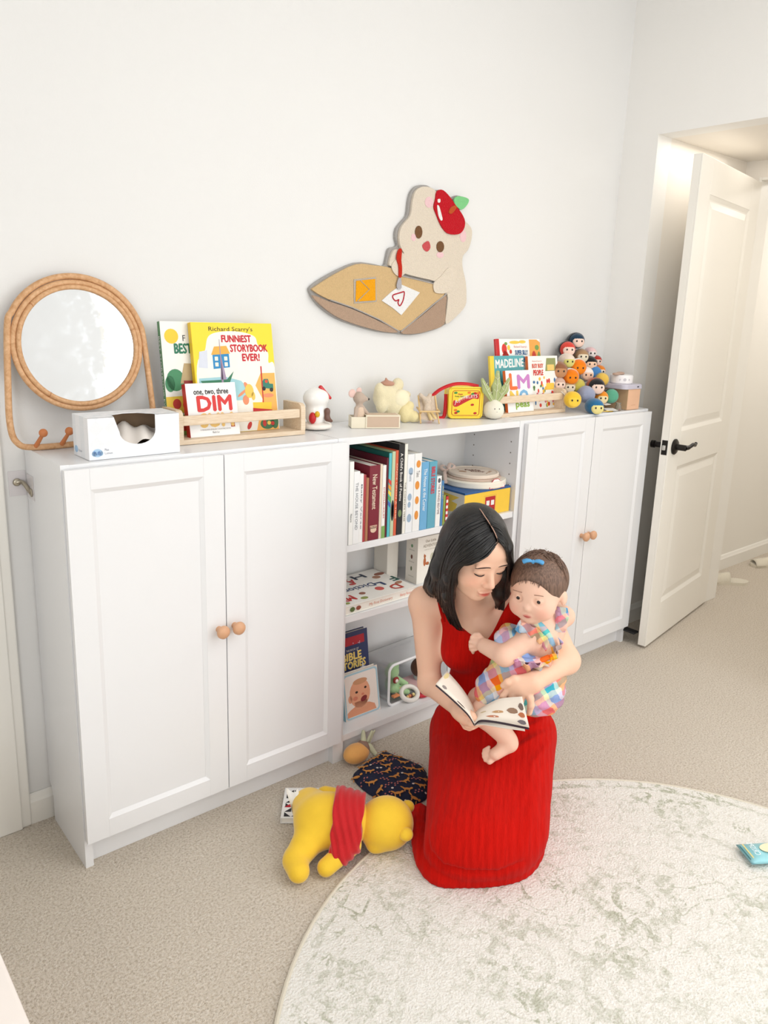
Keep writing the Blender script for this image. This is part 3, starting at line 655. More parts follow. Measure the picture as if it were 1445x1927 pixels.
prints(c2_, [[(0, 0), (.022, 0), (.022, .205), (0, .205)]], FR, (246, 214, 70)); lettering(c2_, 'MADELINE', (.030, .186, .160, .190), FR, (250, 250, 246), slope=.004, bold=.0014)
prints(c2_, [[(.03+.02*k, .05), (.034+.02*k, .05), (.036+.02*k, .14+.012*math.sin(k*2)), (.031+.02*k, .145)] for k in range(8)], FR, (40, 116, 136), d=.0008); prints(c2_, [ell2(.13, .12, .010, .026), ell2(.06, .10, .014, .012)], FR, (60, 140, 150), d=.0007)
c3_ = book('board_book', 'white board book crowded with small coloured people behind the rack rail', (1.790, -.148, z0), .178, .204, .014, (250, 248, 242), (232, 110, 50), rot=(-.16, 0, 0), group=BG2)
lettering(c3_, "Richard Scarry's", (.024, .080, .180, .187), FR, (220, 120, 90)); lettering(c3_, 'BUSY BUSY', (.022, .088, .158, .174), FR, (226, 96, 70), bold=.0007); lettering(c3_, 'PEOPLE', (.028, .086, .130, .150), FR, (214, 60, 52), bold=.0011)
random.seed(3)
for colr in ((222, 66, 50), (70, 120, 170), (244, 190, 70), (108, 150, 90), (214, 120, 130)):
    prints(c3_, [ell2(random.uniform(.02, .16), random.uniform(.01, .12), random.uniform(.003, .007), random.uniform(.005, .010)) for _ in range(9)], FR, colr, d=.0005+.0001*random.random())
prints(c3_, [rrect(.102, .150, .072, .098, .004)], FR, (246, 202, 76), d=.0011); prints(c3_, [[(.10, .145), (.165, .145), (.165, .195), (.11, .195)]], FR, (150, 156, 100)); prints(c3_, [rrect(.112, .155, .147, .170, .003)], FR, (240, 206, 120), d=.0009)
c4_ = book('board_book', 'white board book with large orange and purple letters behind the turnip plush', (1.632, -.176, z0), .145, .155, .014, (251, 250, 248), (232, 110, 50), rot=(-.19, 0, 0), group=BG2)
lettering(c4_, 'L', (.020, .058, .086, .142), FR, (238, 116, 60), bold=.003); lettering(c4_, 'M', (.064, .130, .088, .136), FR, (206, 134, 200), bold=.003); lettering(c4_, 'N', (.018, .060, .040, .078), FR, (246, 206, 90), bold=.003); lettering(c4_, 'O', (.070, .118, .036, .080), FR, (130, 186, 226), bold=.003); lettering(c4_, 'peas', (.045, .122, .010, .034), FR, (150, 186, 70), bold=.0012)

# ------------------------------------------------------------------ books inside the bookcase
def spine_book(label, x0, x1, ztop, d, col, spine=None, txt=None, tcol=(40, 40, 40), yf=-.272, tb=(.15, .8), deco=None, bold=0., zb=.726):
    t = x1-x0; h = ztop-zb; b_ = book('book', label, (x1, yf, zb+.0003), d, h, t, col, spine, rot=(0, 0, PI/2), group='books on the upper shelf')
    f = spfr(t, h)
    if txt: lettering(b_, txt, (h*tb[0], h*tb[1], t*.28, t*.72), f, tcol, bold=bold)
    for (pl, c) in (deco or []): prints(b_, pl, f, c, d=.0007)
    return b_
def zt(u, v): return float(on(u, v, 1, -.272)[2])
spine_book('tall white softcover book at the open end of the upper shelf', .826, .842, zt(665, 868), .155, (248, 247, 243), None, 'Nature', (60, 60, 60), -.277, (.62, .72))
spine_book('white hardback with small grey lettering second on the upper shelf', .8435, .866, zt(678, 886), .150, (246, 246, 246), None, 'THE HOUSE BEYOND', (130, 134, 140), -.276)
spine_book('white paperback with dark script on its spine beside the maroon volumes', .8675, .883, zt(688, 891), .150, (247, 246, 244), None, 'Baby Verse', (60, 70, 90))
spine_book('thin pink paperback squeezed beside a white script one', .8845, .8935, zt(693, 893), .140, (226, 168, 164), (176, 60, 66))
spine_book('thin brown paperback squeezed left of the maroon testament', .895, .9045, zt(697, 899), .140, (196, 150, 116), (176, 120, 84))
spine_book('thick maroon hardback lettered New Testament', .906, .947, zt(705, 876), .185, (124, 24, 44), None, 'New Testament', (236, 214, 190), tb=(.12, .58), bold=.0003, deco=[([ell2(.222*.92, .020, .010, .012)], (226, 196, 170)), ([rrect(.19, .196, .006, .034, .001), rrect(.198, .2, .006, .034, .0005)], (200, 160, 140))])
spine_book('slim cream hardback right of the maroon testament', .9485, .957, zt(716, 874), .170, (240, 226, 206), (236, 214, 190))
spine_book('white and green hardback with red lettering', .9585, .972, zt(722, 876), .170, (246, 244, 238), None, 'DINOSAURIUM', (196, 52, 44), tb=(.30, .72), deco=[([[(.195, 0), (.245, 0), (.245, .0135), (.195, .0135)]], (128, 170, 90))])
spine_book('large dark maroon hardback reaching deep into the shelf', .9735, .980, zt(728, 862), .235, (100, 20, 40))
spine_book('slim hardback with teal and rainbow striped spine', .9815, .993, zt(733, 853), .230, (16, 92, 84), (90, 190, 200), deco=[([[(.08+.018*k, 0), (.092+.018*k, 0), (.105+.018*k, .0115), (.09+.018*k, .0115)]], c) for k, c in enumerate(((222, 70, 60), (240, 160, 60), (246, 214, 80), (100, 170, 90), (70, 110, 180)))])
spine_book('pale green hardback with black curved motif', .9945, 1.008, zt(740, 850), .230, (178, 196, 150), (196, 208, 172), deco=[([ell2(.19, .007, .034, .006)], (34, 36, 40)), ([ell2(.19, .007, .022, .003)], (200, 210, 180))])
spine_book('slim red orange hardback beside the black one', 1.009, 1.020, zt(746, 848), .230, (220, 96, 62), None, 'ONCE UPON A TIME', (246, 226, 200))
spine_book('tall black hardback with white lettering', 1.0215, 1.0445, zt(752, 836), .225, (30, 30, 32), None, "A Child's Book of Poems", (236, 232, 226), tb=(.10, .62), bold=.0002, deco=[([ell2(.225, .011, .012, .007)], (120, 140, 90))])
spine_book('tall slim white hardback with black lettering beside the black one', 1.046, 1.058, zt(761, 836), .215, (246, 242, 230), None, 'THE COMPLETE VERSE', (50, 46, 44), tb=(.42, .86))
spine_book('white hardback with pale blue animals on its spine', 1.0595, 1.088, zt(774, 855), .180, (242, 243, 244), None, 'Poems', (150, 160, 176), tb=(.24, .34), deco=[([ell2(.055, .014, .012, .009), ell2(.14, .013, .012, .008), ell2(.165, .012, .010, .006), ell2(.21, .014, .014, .009)], (160, 182, 204))])
spine_book('white hardback with orange animals on its spine', 1.0895, 1.120, zt(788, 853), .180, (244, 243, 240), None, 'Tales', (120, 110, 110), tb=(.22, .30), deco=[([ell2(.035, .016, .012, .009), ell2(.105, .014, .014, .009), ell2(.155, .015, .013, .008), ell2(.205, .015, .015, .008)], (232, 150, 62))])
spine_book('sky blue hardback with white lettering', 1.1215, 1.153, zt(803, 869), .165, (110, 174, 216), None, 'The House at the Corner', (240, 248, 252), tb=(.10, .72), bold=.0002)
spine_book('teal blue hardback lettered Bible Stories in red', 1.1545, 1.190, zt(817, 868), .170, (96, 168, 190), None, 'BIBLE STORIES', (206, 60, 74), tb=(.08, .48), bold=.0006)
spine_book('short white book with pink and black letters', 1.1915, 1.213, zt(827, 896), .140, (246, 245, 242), None, 'THE BUNNIES BEDTIME', (110, 70, 84), tb=(.15, .75), deco=[([ell2(.015, .010, .008, .006)], (90, 90, 96))])
spine_book('short blue paperback near the yellow box', 1.2145, 1.225, zt(833, 905), .130, (74, 132, 182), None, 'ABC', (240, 214, 90), tb=(.1, .4))
spine_book('small yellow and green board book near the yellow box', 1.2265, 1.236, zt(838, 932), .110, (222, 200, 80), (140, 160, 70))
spine_book('small black and white chequered board book last in the row', 1.2375, 1.250, zt(842, 934), .110, (34, 32, 34), (200, 48, 48), deco=[([rrect(.012+.02*k, .022+.02*k, .001, .009, .0005) for k in range(6)], (240, 240, 240))])

# yellow play box and hoops
pb = thing('play_house_box', 'yellow cardboard play box with red door under the round white hoops', 'box', (1.338, -.262, .7263))
MB().box(0, .235, 0, .165, 0, .088, .001).build('body', mat((248, 204, 66), .5, .03), pb)
MB().box(-.001, .236, -.001, .166, .0881, .095, .001).build('lid', mat((40, 92, 152), .5, .03), pb)
FX = ((0, .165, 0), (0, -1, 0), (0, 0, 1), (-1, 0, 0))
prints(pb, [[(.0, 0), (.164, 0), (.164, .088), (0, .088)]], FX, (232, 228, 216)); prints(pb, [[(.03, .01), (.12, .02), (.13, .05), (.10, .055), (.14, .075), (.06, .08), (.05, .06), (.02, .05)]], FX, (244, 208, 84), d=.0008)
prints(pb, [rrect(.098, .162, 0, .074, .002)], FR, (236, 190, 70)); prints(pb, [rrect(.104, .156, 0, .068, .002)], FR, (186, 34, 40), d=.001)
prints(pb, [rrect(x, x+.016, z, z+.018, .001) for x in (.110, .134) for z in (.036,)], FR, (240, 240, 236), d=.0013); prints(pb, [rrect(x, x+.016, .010, .026, .001) for x in (.110, .134)], FR, (150, 22, 30), d=.0013)
hc = Q(892, 908, .822)
hb_ = thing('round_keepsake_box', 'round ivory box with a lid resting on the yellow play box', 'box', (hc[0], hc[1]+.0, .8215))
MB().lathe([(0, 0), (.112, 0), (.116, .004), (.116, .020), (.112, .024), (.100, .0245), (0, .0245)], 48).build('body', mat((246, 238, 222), .5, .02), hb_, True)
ho = thing('embroidery_hoop', 'ivory embroidery hoop with brown stitched lettering and pink bow on the round box', 'hoop', (hc[0]-.002, hc[1]+.004, .8462))
MB().lathe([(0, 0), (.100, 0), (.102, .003), (.100, .006), (0, .006)], 48).build('backing', mat((214, 190, 174), .6, .05), ho, True)
MB().lathe([(0, .0061), (.090, .0061), (.093, .009), (.093, .017), (.090, .020), (.086, .020), (.085, .0175), (0, .0175)], 48).build('hoop_ring', mat((240, 224, 206), .6, .03), ho, True)
FT = ((0, 0, .0178), (.76, -.65, 0), (.65, .76, 0), (0, 0, 1))
lettering(ho, 'Fable', (-.030, .026, .008, .030), FT, (120, 60, 40), bold=.0005); lettering(ho, 'baby', (-.010, .040, -.016, .004), FT, (120, 60, 40), bold=.0005)
prints(ho, [ell2(-.045, -.006, .010, .006), ell2(-.033, -.012, .006, .005), ell2(.055, -.01, .008, .003, a=.6), ell2(.062, .01, .007, .003, a=.2), ell2(-.055, .018, .003, .003), ell2(.045, -.03, .003, .003)], FT, (170, 120, 70))
bwm = mat((236, 210, 196), .5, .05, 30., 0, 200., 0, 0, .3)
bo = MB()
for s_ in (-1, 1): bo.tube(bez([(-.055, .075, .018), (-.055+s_*.020, .085+.004*s_, .034), (-.055+s_*.036, .080, .026), (-.055+s_*.018, .074, .014), (-.055, .075, .018)], 6), .007, 8, flat=.25)
bo.ell((-.055, .075, .019), (.007, .006, .007)); bo.tube(bez([(-.055, .073, .017), (-.085, .062, .014), (-.105, .040, .006), (-.118, .02, -.018)], 6), .006, 8, flat=.2); bo.build('ribbon_bow', bwm, ho, True)
sg = thing('paper_tag', 'small white paper tag with red arched top leaning on the yellow play box', 'tag', (1.455, -.2675, .7275+.0945), rot=(-.25, 0, 0))
MB().prism([(0, 0), (.078, 0), (.078, .02), (.060, .026), (.050, .034), (.028, .034), (.018, .026), (0, .02)], .0015, FR).build('card', mat((196, 60, 70), .6), sg)
prints(sg, [[(.002, .002), (.076, .002), (.076, .0185), (.059, .0245), (.049, .032), (.029, .032), (.019, .0245), (.002, .0185)]], ((0, -.0015, 0),)+FR[1:], (246, 240, 234)); lettering(sg, 'MARKET STREET', (.008, .070, .006, .014), ((0, -.0022, 0),)+FR[1:], (170, 50, 60))
# middle shelf
db = book('picture_dictionary', 'large white picture dictionary lying flat on the middle shelf', (.824, -.262, .4945), .310, .225, .030, (250, 247, 240), (250, 247, 240), rot=(-PI/2, 0, .04), group=None)
db.location = (.824, -.271, .4945+.0305)
FD = ((.31, 0, .225), (-1, 0, 0), (0, 0, -1), (0, -1, 0))     # print reads from the wall side
lettering(db, 'Dictionary', (.10, .285, .095, .135), FD, (56, 76, 120), bold=.0006); lettering(db, 'MY', (.235, .295, .155, .195), FD, (196, 52, 50), bold=.002)
for s_, bx, c in (('H', (.075, .125, .020, .055), (50, 60, 80)), ('L', (.07, .105, .120, .150), (50, 70, 110)), ('D', (.04, .08, .165, .205), (190, 70, 56)), ('F', (.0, .028, .10, .14), (40, 90, 80)), ('R', (.22, .26, .03, .065), (180, 50, 60)), ('A', (.135, .165, .045, .075), (200, 60, 60)), ('W', (.27, .305, .06, .09), (130, 40, 70))): lettering(db, s_, bx, FD, c, bold=.0016)
prints(db, [ell2(.05, .075, .016, .013), ell2(.024, .16, .018, .010, a=.3), ell2(.17, .035, .022, .010)], FD, (176, 130, 104)); prints(db, [ell2(.115, .165, .016, .016), ell2(.16, .08, .014, .008)], FD, (206, 90, 84)); prints(db, [ell2(.21, .20, .014, .010), ell2(.285, .205, .010, .008)], FD, (150, 160, 90)); prints(db, [ell2(.02, .055, .022, .012), ell2(.19, .165, .012, .010)], FD, (150, 96, 76))
FE = ((0, .030, 0), (1, 0, 0), (0, -1, 0), (0, 0, -1))
lettering(db, 'My First Dictionary', (.10, .20, .008, .020), FE, (206, 110, 70)); lettering(db, 'Betty Root', (.235, .285, .008, .020), FE, (226, 120, 80)); prints(db, [ell2(.03, .015, .010, .008)], FE, (90, 110, 60)); prints(db, [ell2(.055, .015, .010, .007)], FE, (150, 80, 60))
sp = Q(776, 1096, .494)
sb = thing('slipcase_box', 'cream slipcase with a small fox drawing standing on the middle shelf', 'box', (sp[0]-.004, -.185, .4943), .0)
MB().box(0, .20, 0, .060, 0, .170, .001).build('case', mat((246, 241, 230), .5, .02), sb)
MB().box(-.0008, .0, .0005, .0595, .0005, .1695).build('spine_card', mat((236, 230, 218), .5, .02), sb)
lettering(sb, 'Our Little', (.035, .085, .148, .158), FR, (150, 136, 116)); lettering(sb, 'ADVENTURES', (.024, .105, .130, .141), FR, (160, 150, 132)); lettering(sb, 'STORIES FEATURING FOREST FRIENDS', (.030, .098, .120, .123), FR, (176, 166, 150))
prints(sb, [ell2(.034, .078, .006, .016), ell2(.034, .098, .005, .006), ell2(.047, .070, .008, .006), [(.029, .1), (.031, .108), (.034, .102)]], FR, (186, 106, 60)); prints(sb, [ell2(.06, .066, .010, .004), ell2(.08, .07, .02, .012), ell2(.07, .09, .01, .016)], FR, (206, 204, 180))
FXs = ((-.0008, .06, 0), (0, -1, 0), (0, 0, 1), (-1, 0, 0))
prints(sb, [ell2(.030, .135, .005, .006)], FXs, (110, 150, 110)); prints(sb, [ell2(.030, .095, .0045, .008)], FXs, (116, 70, 56)); prints(sb, [ell2(.030, .052, .004, .008)], FXs, (110, 120, 90)); prints(sb, [rrect(.016, .044, z, z+.003, .001) for z in (.022, .075, .118, .158)], FXs, (206, 200, 188))
MB().box(1.09, 1.24, -.098, -.03, .4943, .60, .001)
o = thing('storage_box', 'plain grey white box standing behind the cream slipcase', 'box', (1.13, -.105, .4943)); MB().box(0, .05, 0, .075, 0, .172, .002).build('body', mat((226, 220, 208), .6, .03), o)

# lower shelf
bb = book('picture_book', 'navy picture book lettered Bible Stories leaning on the lower shelf', (.870, -.150, .0885), .170, .262, .022, (42, 52, 96), (40, 96, 110), rot=(-.14, 0, 0), group=None)
prints(bb, [rrect(.02, .155, .216, .246, .002)], FR, (186, 40, 52)); lettering(bb, 'THE BOOK OF', (.075, .128, .196, .203), FR, (230, 222, 204)); lettering(bb, 'BIBLE', (.055, .138, .164, .190), FR, (244, 214, 120), bold=.0014); lettering(bb, 'STORIES', (.045, .155, .134, .160), FR, (244, 214, 120), bold=.0014)
prints(bb, [ell2(.03+.11*random.random(), .12+.11*random.random(), .0016, .0016, 8) for _ in range(16)]+[[(.138, .125), (.142, .105), (.145, .125), (.155, .128), (.145, .131), (.142, .150), (.139, .131), (.129, .128)]], FR, (226, 230, 240), d=.001); prints(bb, [[(.05, .075), (.155, .09), (.11, .112)]], FR, (170, 150, 120), d=.0008); prints(bb, [[(.06, .04), (.145, .05), (.145, .088), (.06, .078)]], FR, (120, 96, 76), d=.0009); prints(bb, [[(.0, 0), (.17, 0), (.17, .04), (0, .05)]], FR, (36, 110, 160))
fb = book('board_book', 'square board book with a laughing baby face on the lower shelf', (.876, -.222, .0885), .148, .158, .020, (238, 226, 214), (150, 200, 214), rot=(-.18, 0, 0))
prints(fb, [rrect(.002, .146, .002, .156, .012)], FR, (170, 204, 216)); prints(fb, [rrect(.007, .140, .008, .150, .010)], FR, (243, 232, 222), d=.0008)
SK = (228, 158, 122)
sh_ = [(.008, .010), (.130, .010), (.124, .030), (.10, .042), (.05, .044), (.022, .034), (.008, .026)]
prints(fb, [sh_], FR, SK, d=.0010); prints(fb, [ell2(.066, .082, .043, .050), ell2(.024, .070, .008, .013), [(.045, .03), (.09, .03), (.095, .055), (.04, .055)]], FR, (232, 166, 130), d=.0012)
prints(fb, [ell2(.052, .088, .0055, .004), ell2(.090, .096, .005, .004)], FR, (52, 34, 30), d=.0016); prints(fb, [ell2(.080, .060, .014, .009, a=.35)], FR, (130, 40, 44), d=.0016); prints(fb, [ell2(.077, .076, .006, .004), ell2(.045, .068, .010, .007)], FR, (216, 132, 104), d=.0015)
prints(fb, [ell2(.070, .122, .030, .010)], FR, (206, 150, 110), d=.0014); lettering(fb, 'Baby Faces', (.045, .105, .139, .147), FR, (120, 100, 96)); lettering(fb, 'faces', (.088, .126, .124, .136), FR, (200, 180, 160))
# clear bin
bc = Q(725, 1316, .09)
bn = thing('toy_bin', 'clear white plastic bin on its side holding small toys on the lower shelf', 'bin', (1.055, -.225, .0885), .06)
CLR = mat((252, 253, 254), .12, .01, 10., 0, 200., 0, 0, 0, .88)
bl, bh_, bdp = .30, .150, .150
def tray(mb):
    o_ = rrect(0, bl, 0, bh_, .022, 5); i_ = rrect(.012, bl-.012, .010, bh_-.010, .018, 5); n = len(o_)
    V = [(a, 0, b_) for a, b_ in o_]+[(a, bdp, b_) for a, b_ in i_]+[(a+(.003 if a < bl/2 else -.003), 0, b_+(.003 if b_ < bh_/2 else -.003)) for a, b_ in o_]+[(a+(.002 if a < bl/2 else -.002), bdp-.003, b_+(.002 if b_ < bh_/2 else -.002)) for a, b_ in i_]
    F = []
    for k in range(n):
        j = (k+1) % n; F += [(k, j, n+j, n+k), (2*n+k, 3*n+k, 3*n+j, 2*n+j), (k, 2*n+k, 2*n+j, j)]
    F += [tuple(range(n, 2*n)), tuple(range(4*n-1, 3*n-1, -1))]; mb.add(V, F)
t_ = MB(); tray(t_); t_.build('tub', CLR, bn, True)
rm = MB(); rm.tube([(a, -.002, b_) for a, b_ in rrect(-.002, bl+.002, .001, bh_+.002, .024, 5)], .0045, 8, closed=True); rm.build('rim', mat((246, 247, 248), .35, .01), bn, True)
sl = MB()
for k in range(6):
    for z in (.085, .118): sl.add(*[[(.05+.035*k, bdp-.0042, z), (.074+.035*k, bdp-.0042, z), (.074+.035*k, bdp-.0042, z+.007), (.05+.035*k, bdp-.0042, z+.007)], [(0, 1, 2, 3)]])
sl.build('slot', mat((206, 210, 214), .5), bn)
def toy_sdf(name, label, cat, base, parts, h=.003, group=None):
    # parts: list of (part name, material, [(kind,args)])
    t = thing(name, label, cat, base, group=group)
    for nm, m, prims in parts:
        s = SDF(h)
        for q in prims:
            if q[0] == 'c': s.cap(q[1], q[2], q[3], q[4], q[5] if len(q) > 5 else .01)
            elif q[0] == 's': s.sph(q[1], q[2], q[3] if len(q) > 3 else .01)
            else: s.ell(q[1], q[2], q[3] if len(q) > 3 else None, q[4] if len(q) > 4 else .01)
        solid(nm, s, m, t, it=1)
    return t
def plush(col, sh=.6, bump=.5): return mat(col, .9, .06, 60., bump, 420., 0, 0, sh, 0, 0, .2)
toy_sdf('plush_frog', 'small pale green plush frog with scarf patch inside the plastic bin', 'plush toy', (1.120, -.165, .1008), [
    ('body', plush((176, 214, 160)), [('e', (0, 0, .030), (.024, .024, .032)), ('e', (-.004, -.004, .080), (.026, .024, .026)), ('s', (-.014, -.008, .104), .011), ('s', (.010, -.008, .104), .011), ('c', (.018, -.01, .05), (.040, -.03, .030), .009, .010), ('c', (-.01, -.015, .016), (.03, -.050, .010), .012, .010), ('c', (.012, -.01, .014), (.050, -.035, .010), .012, .010)]),
    ('badge', mat((150, 52, 48), .8), [('e', (-.004, -.026, .056), (.014, .006, .013))]),
    ('bib', mat((244, 240, 232), .8), [('e', (-.004, -.031, .055), (.008, .004, .008))])])
toy_sdf('brown_ball_toy', 'round dark brown knitted ball toy inside the plastic bin', 'toy', (1.258, -.160, .1008), [('ball', plush((104, 72, 54), .2, .9), [('e', (0, 0, .052), (.034, .034, .036))]), ('collar', plush((196, 206, 200), .2), [('e', (.006, -.004, .016), (.030, .030, .017))])])
tg = thing('teether_ring', 'translucent white teether ring with beads at the front of the plastic bin', 'toy', (1.150, -.228, .0950))
t_ = MB(); t_.tube([(.034*math.cos(a), .022*math.sin(a), .016+.016*math.sin(a)) for a in np.linspace(0, 2*PI, 33)[:-1]], .0085, 10, closed=True); t_.build('ring', mat((240, 236, 228), .3, .02, 30., 0, 200., 0, .3), tg, True)
for k, c in enumerate(((236, 196, 130), (226, 140, 90), (130, 70, 50), (240, 220, 150))): MB().ell((-.012+.009*k, -.004, .006+.002*(k % 2)), (.006, .006, .007)).build('bead', mat(c, .5), tg, True)
tk = thing('fabric_ribbon_toy', 'orange and cream fabric ribbon tags beside the teether ring', 'toy', (1.105, -.205, .101))
for k, (c, dx, dy) in enumerate((((238, 170, 110), 0, 0), ((244, 226, 190), .020, .014), ((232, 150, 100), -.012, -.014), ((246, 214, 140), .036, .006))): MB().box(dx-.014, dx+.014, dy-.008, dy+.008, .0005+.006*k, .006+.006*k, .002).build('ribbon', mat(c, .8), tk)
rr_ = thing('red_rattle', 'red rounded rattle at the shelf edge beside the plastic bin', 'toy', (1.205, -.238, .0885)); t_ = MB(); t_.tube([(.022*math.cos(a), .014*math.sin(a), .008) for a in np.linspace(0, 2*PI, 25)[:-1]], .007, 10, closed=True); t_.build('ring', mat((206, 40, 56), .35), rr_, True)
fl = thing('thin_booklets', 'thin white and pink booklets lying flat inside the plastic bin', 'book', (1.195, -.21, .1008)); MB().box(0, .10, 0, .09, 0, .006, .001).build('sheet', mat((244, 240, 236), .6), fl); MB().box(.003, .103, -.004, .086, .0062, .010, .001).build('sheet', mat((232, 190, 190), .6), fl)
# ------------------------------------------------------------------ tufted wall rug
def tuft(col): return mat(col, .95, .13, 260., 1.0, 330., 0, 0, .3, 0, 0, .1)
wr = thing('tufted_wall_rug', 'tufted rug shaped like a bear writing at a desk hung on the wall', 'wall rug', (1.21, -.001, 1.35))
def cp(L, sm_=0):
    P = [on(560+x*.2491, 330+y*.2491, 1, -.012)-np.array([1.21, 0, 1.35]) for x, y in L]
    P = [(p[0], p[2]) for p in P]
    return [tuple(q) for q in bez(P, sm_, True)] if sm_ else P
def piece(name, L, col, d0, d1, sm_=5):
    P = cp(L, sm_); return MB().prism(P, d1-d0, ((0, -d0, 0), (1, 0, 0), (0, 0, 1), (0, -1, 0))).build(name, tuft(col), wr)
OUT = [(92, 880), (108, 830), (240, 745), (430, 660), (560, 668), (648, 684), (668, 640), (690, 555), (735, 540), (752, 520), (738, 470), (748, 400), (790, 345), (825, 300), (838, 200), (858, 125), (905, 78), (975, 76), (1030, 112), (1090, 112), (1150, 175), (1200, 152), (1272, 178), (1262, 225), (1215, 272), (1250, 345), (1300, 385), (1310, 470), (1285, 565), (1240, 610), (1238, 690), (1262, 800), (1268, 900), (1260, 990), (1190, 1070), (1090, 1140), (980, 1182), (850, 1206), (740, 1196), (600, 1180), (450, 1140), (290, 1080), (160, 985)]
piece('backing', OUT, (176, 172, 168), 0, .012, 3)
piece('desk_front', [(100, 905), (220, 950), (400, 1010), (600, 1100), (745, 1180), (640, 1180), (450, 1132), (290, 1070), (165, 980)], (184, 156, 134), .0121, .0205, 3)
piece('desk_side', [(770, 1185), (900, 1080), (1020, 980), (1106, 905), (1104, 1000), (1092, 1125), (980, 1172), (870, 1196)], (180, 152, 130), .0121, .0205, 3)
piece('desk_top', [(102, 868), (125, 838), (260, 752), (430, 672), (560, 680), (690, 700), (780, 760), (900, 790), (1012, 818), (1040, 850), (1098, 892), (1010, 968), (880, 1078), (762, 1172), (600, 1085), (400, 995), (230, 940)], (216, 184, 136), .0121, .021, 3)
piece('bear_body', [(700, 690), (676, 668), (705, 575), (745, 560), (790, 596), (762, 540), (752, 470), (765, 400), (800, 350), (838, 300), (852, 200), (872, 130), (915, 92), (972, 90), (1030, 122), (1110, 200), (1220, 320), (1292, 395), (1298, 470), (1272, 560), (1232, 610), (1228, 690), (1252, 800), (1258, 900), (1250, 985), (1185, 1062), (1104, 1120), (1112, 1000), (1115, 900), (1060, 850), (1020, 800), (900, 770), (790, 740)], (230, 217, 199), .0122, .0225, 3)
piece('bear_paw', [(1015, 880), (1008, 815), (1060, 765), (1120, 700), (1180, 720), (1150, 850), (1110, 885), (1060, 892)], (232, 219, 201), .0226, .0255, 3)
piece('bear_paw', [(690, 690), (720, 640), (770, 650), (800, 720), (760, 765), (715, 745)], (232, 219, 201), .0226, .0255, 3)
piece('hat', [(1030, 122), (1075, 115), (1130, 170), (1160, 215), (1215, 290), (1240, 350), (1230, 410), (1190, 446), (1110, 440), (1060, 380), (1022, 290), (1006, 240), (1018, 185)], (196, 12, 30), .0226, .0275, 3)
piece('hat_leaf', [(1158, 205), (1165, 172), (1200, 160), (1266, 181), (1258, 222), (1215, 262), (1176, 235)], (134, 210, 142), .0226, .0275, 3)
piece('hat_stem', [(1114, 282), (1130, 246), (1162, 230), (1172, 248), (1136, 292)], (196, 84, 34), .0276, .0305, 3)
for L in ([(1032, 185), (1050, 182), (1050, 206), (1034, 208)], [(1028, 232), (1042, 236), (1058, 290), (1068, 335), (1054, 342), (1036, 300)]): piece('hat_gloss', L, (248, 240, 236), .0276, .0290, 3)
for c_, r_ in (((895, 430), (27, 48)), ((1058, 540), (28, 42))): piece('bear_eye', ell2(*c_, *r_, 18), (120, 84, 54), .0226, .0250, 0)
for c_, r_ in (((858, 470), (18, 28)), ((1058, 602), (27, 23)), ((975, 205), (32, 42)), ((1232, 460), (24, 46))): piece('bear_blush', ell2(*c_, *r_, 18), (246, 205, 208), .0226, .0235, 0)
piece('bear_mouth', [(925, 525), (968, 497), (984, 545), (960, 577), (932, 558)], (206, 84, 88), .0226, .0242, 3)
piece('pencil', [(738, 560), (760, 563), (756, 640), (762, 700), (758, 764), (740, 768), (738, 690), (722, 625)], (200, 42, 22), .0256, .0300, 3)
piece('pencil_tip', [(742, 770), (755, 770), (760, 850), (735, 860), (724, 830)], (186, 182, 186), .0256, .0285, 2)
piece('paper', [(768, 826), (905, 885), (840, 965), (765, 1055), (700, 1000), (618, 946), (690, 880)], (248, 246, 244), .0211, .0240, 0)
hp = [(700, 905), (735, 892), (760, 885), (785, 880), (782, 920), (772, 955), (752, 985), (738, 962), (745, 938), (722, 948), (702, 930)]
ht = MB(); ht.tube([(a, -.0245, b_) for a, b_ in cp(hp, 3)], .0022, 6, closed=True); ht.build('heart_outline', tuft((190, 24, 44)), wr)
piece('envelope_edge', [(408, 785), (575, 768), (580, 955), (410, 968)], (190, 180, 168), .0211, .0228, 0)
piece('envelope', [(424, 797), (568, 782), (570, 944), (420, 953)], (248, 168, 22), .0229, .0245, 0)
ev = MB(); ev.tube([(a, -.0247, b_) for a, b_ in cp([(455, 795), (522, 862), (432, 950)])], .0018, 6); ev.build('envelope_fold', tuft((186, 172, 150)), wr)
for L in ([(1012, 812), (1065, 765), (1120, 702)], [(1098, 898), (1145, 848)], [(232, 940), (400, 998), (600, 1088), (756, 1180)], [(764, 1180), (880, 1085), (1010, 975), (1108, 896)], [(770, 760), (900, 790), (1010, 818)]):
    sm__ = MB(); sm__.tube([(a, -.0215, b_) for a, b_ in cp(L)], .0022, 6); sm__.build('seam', tuft((182, 176, 172)), wr)

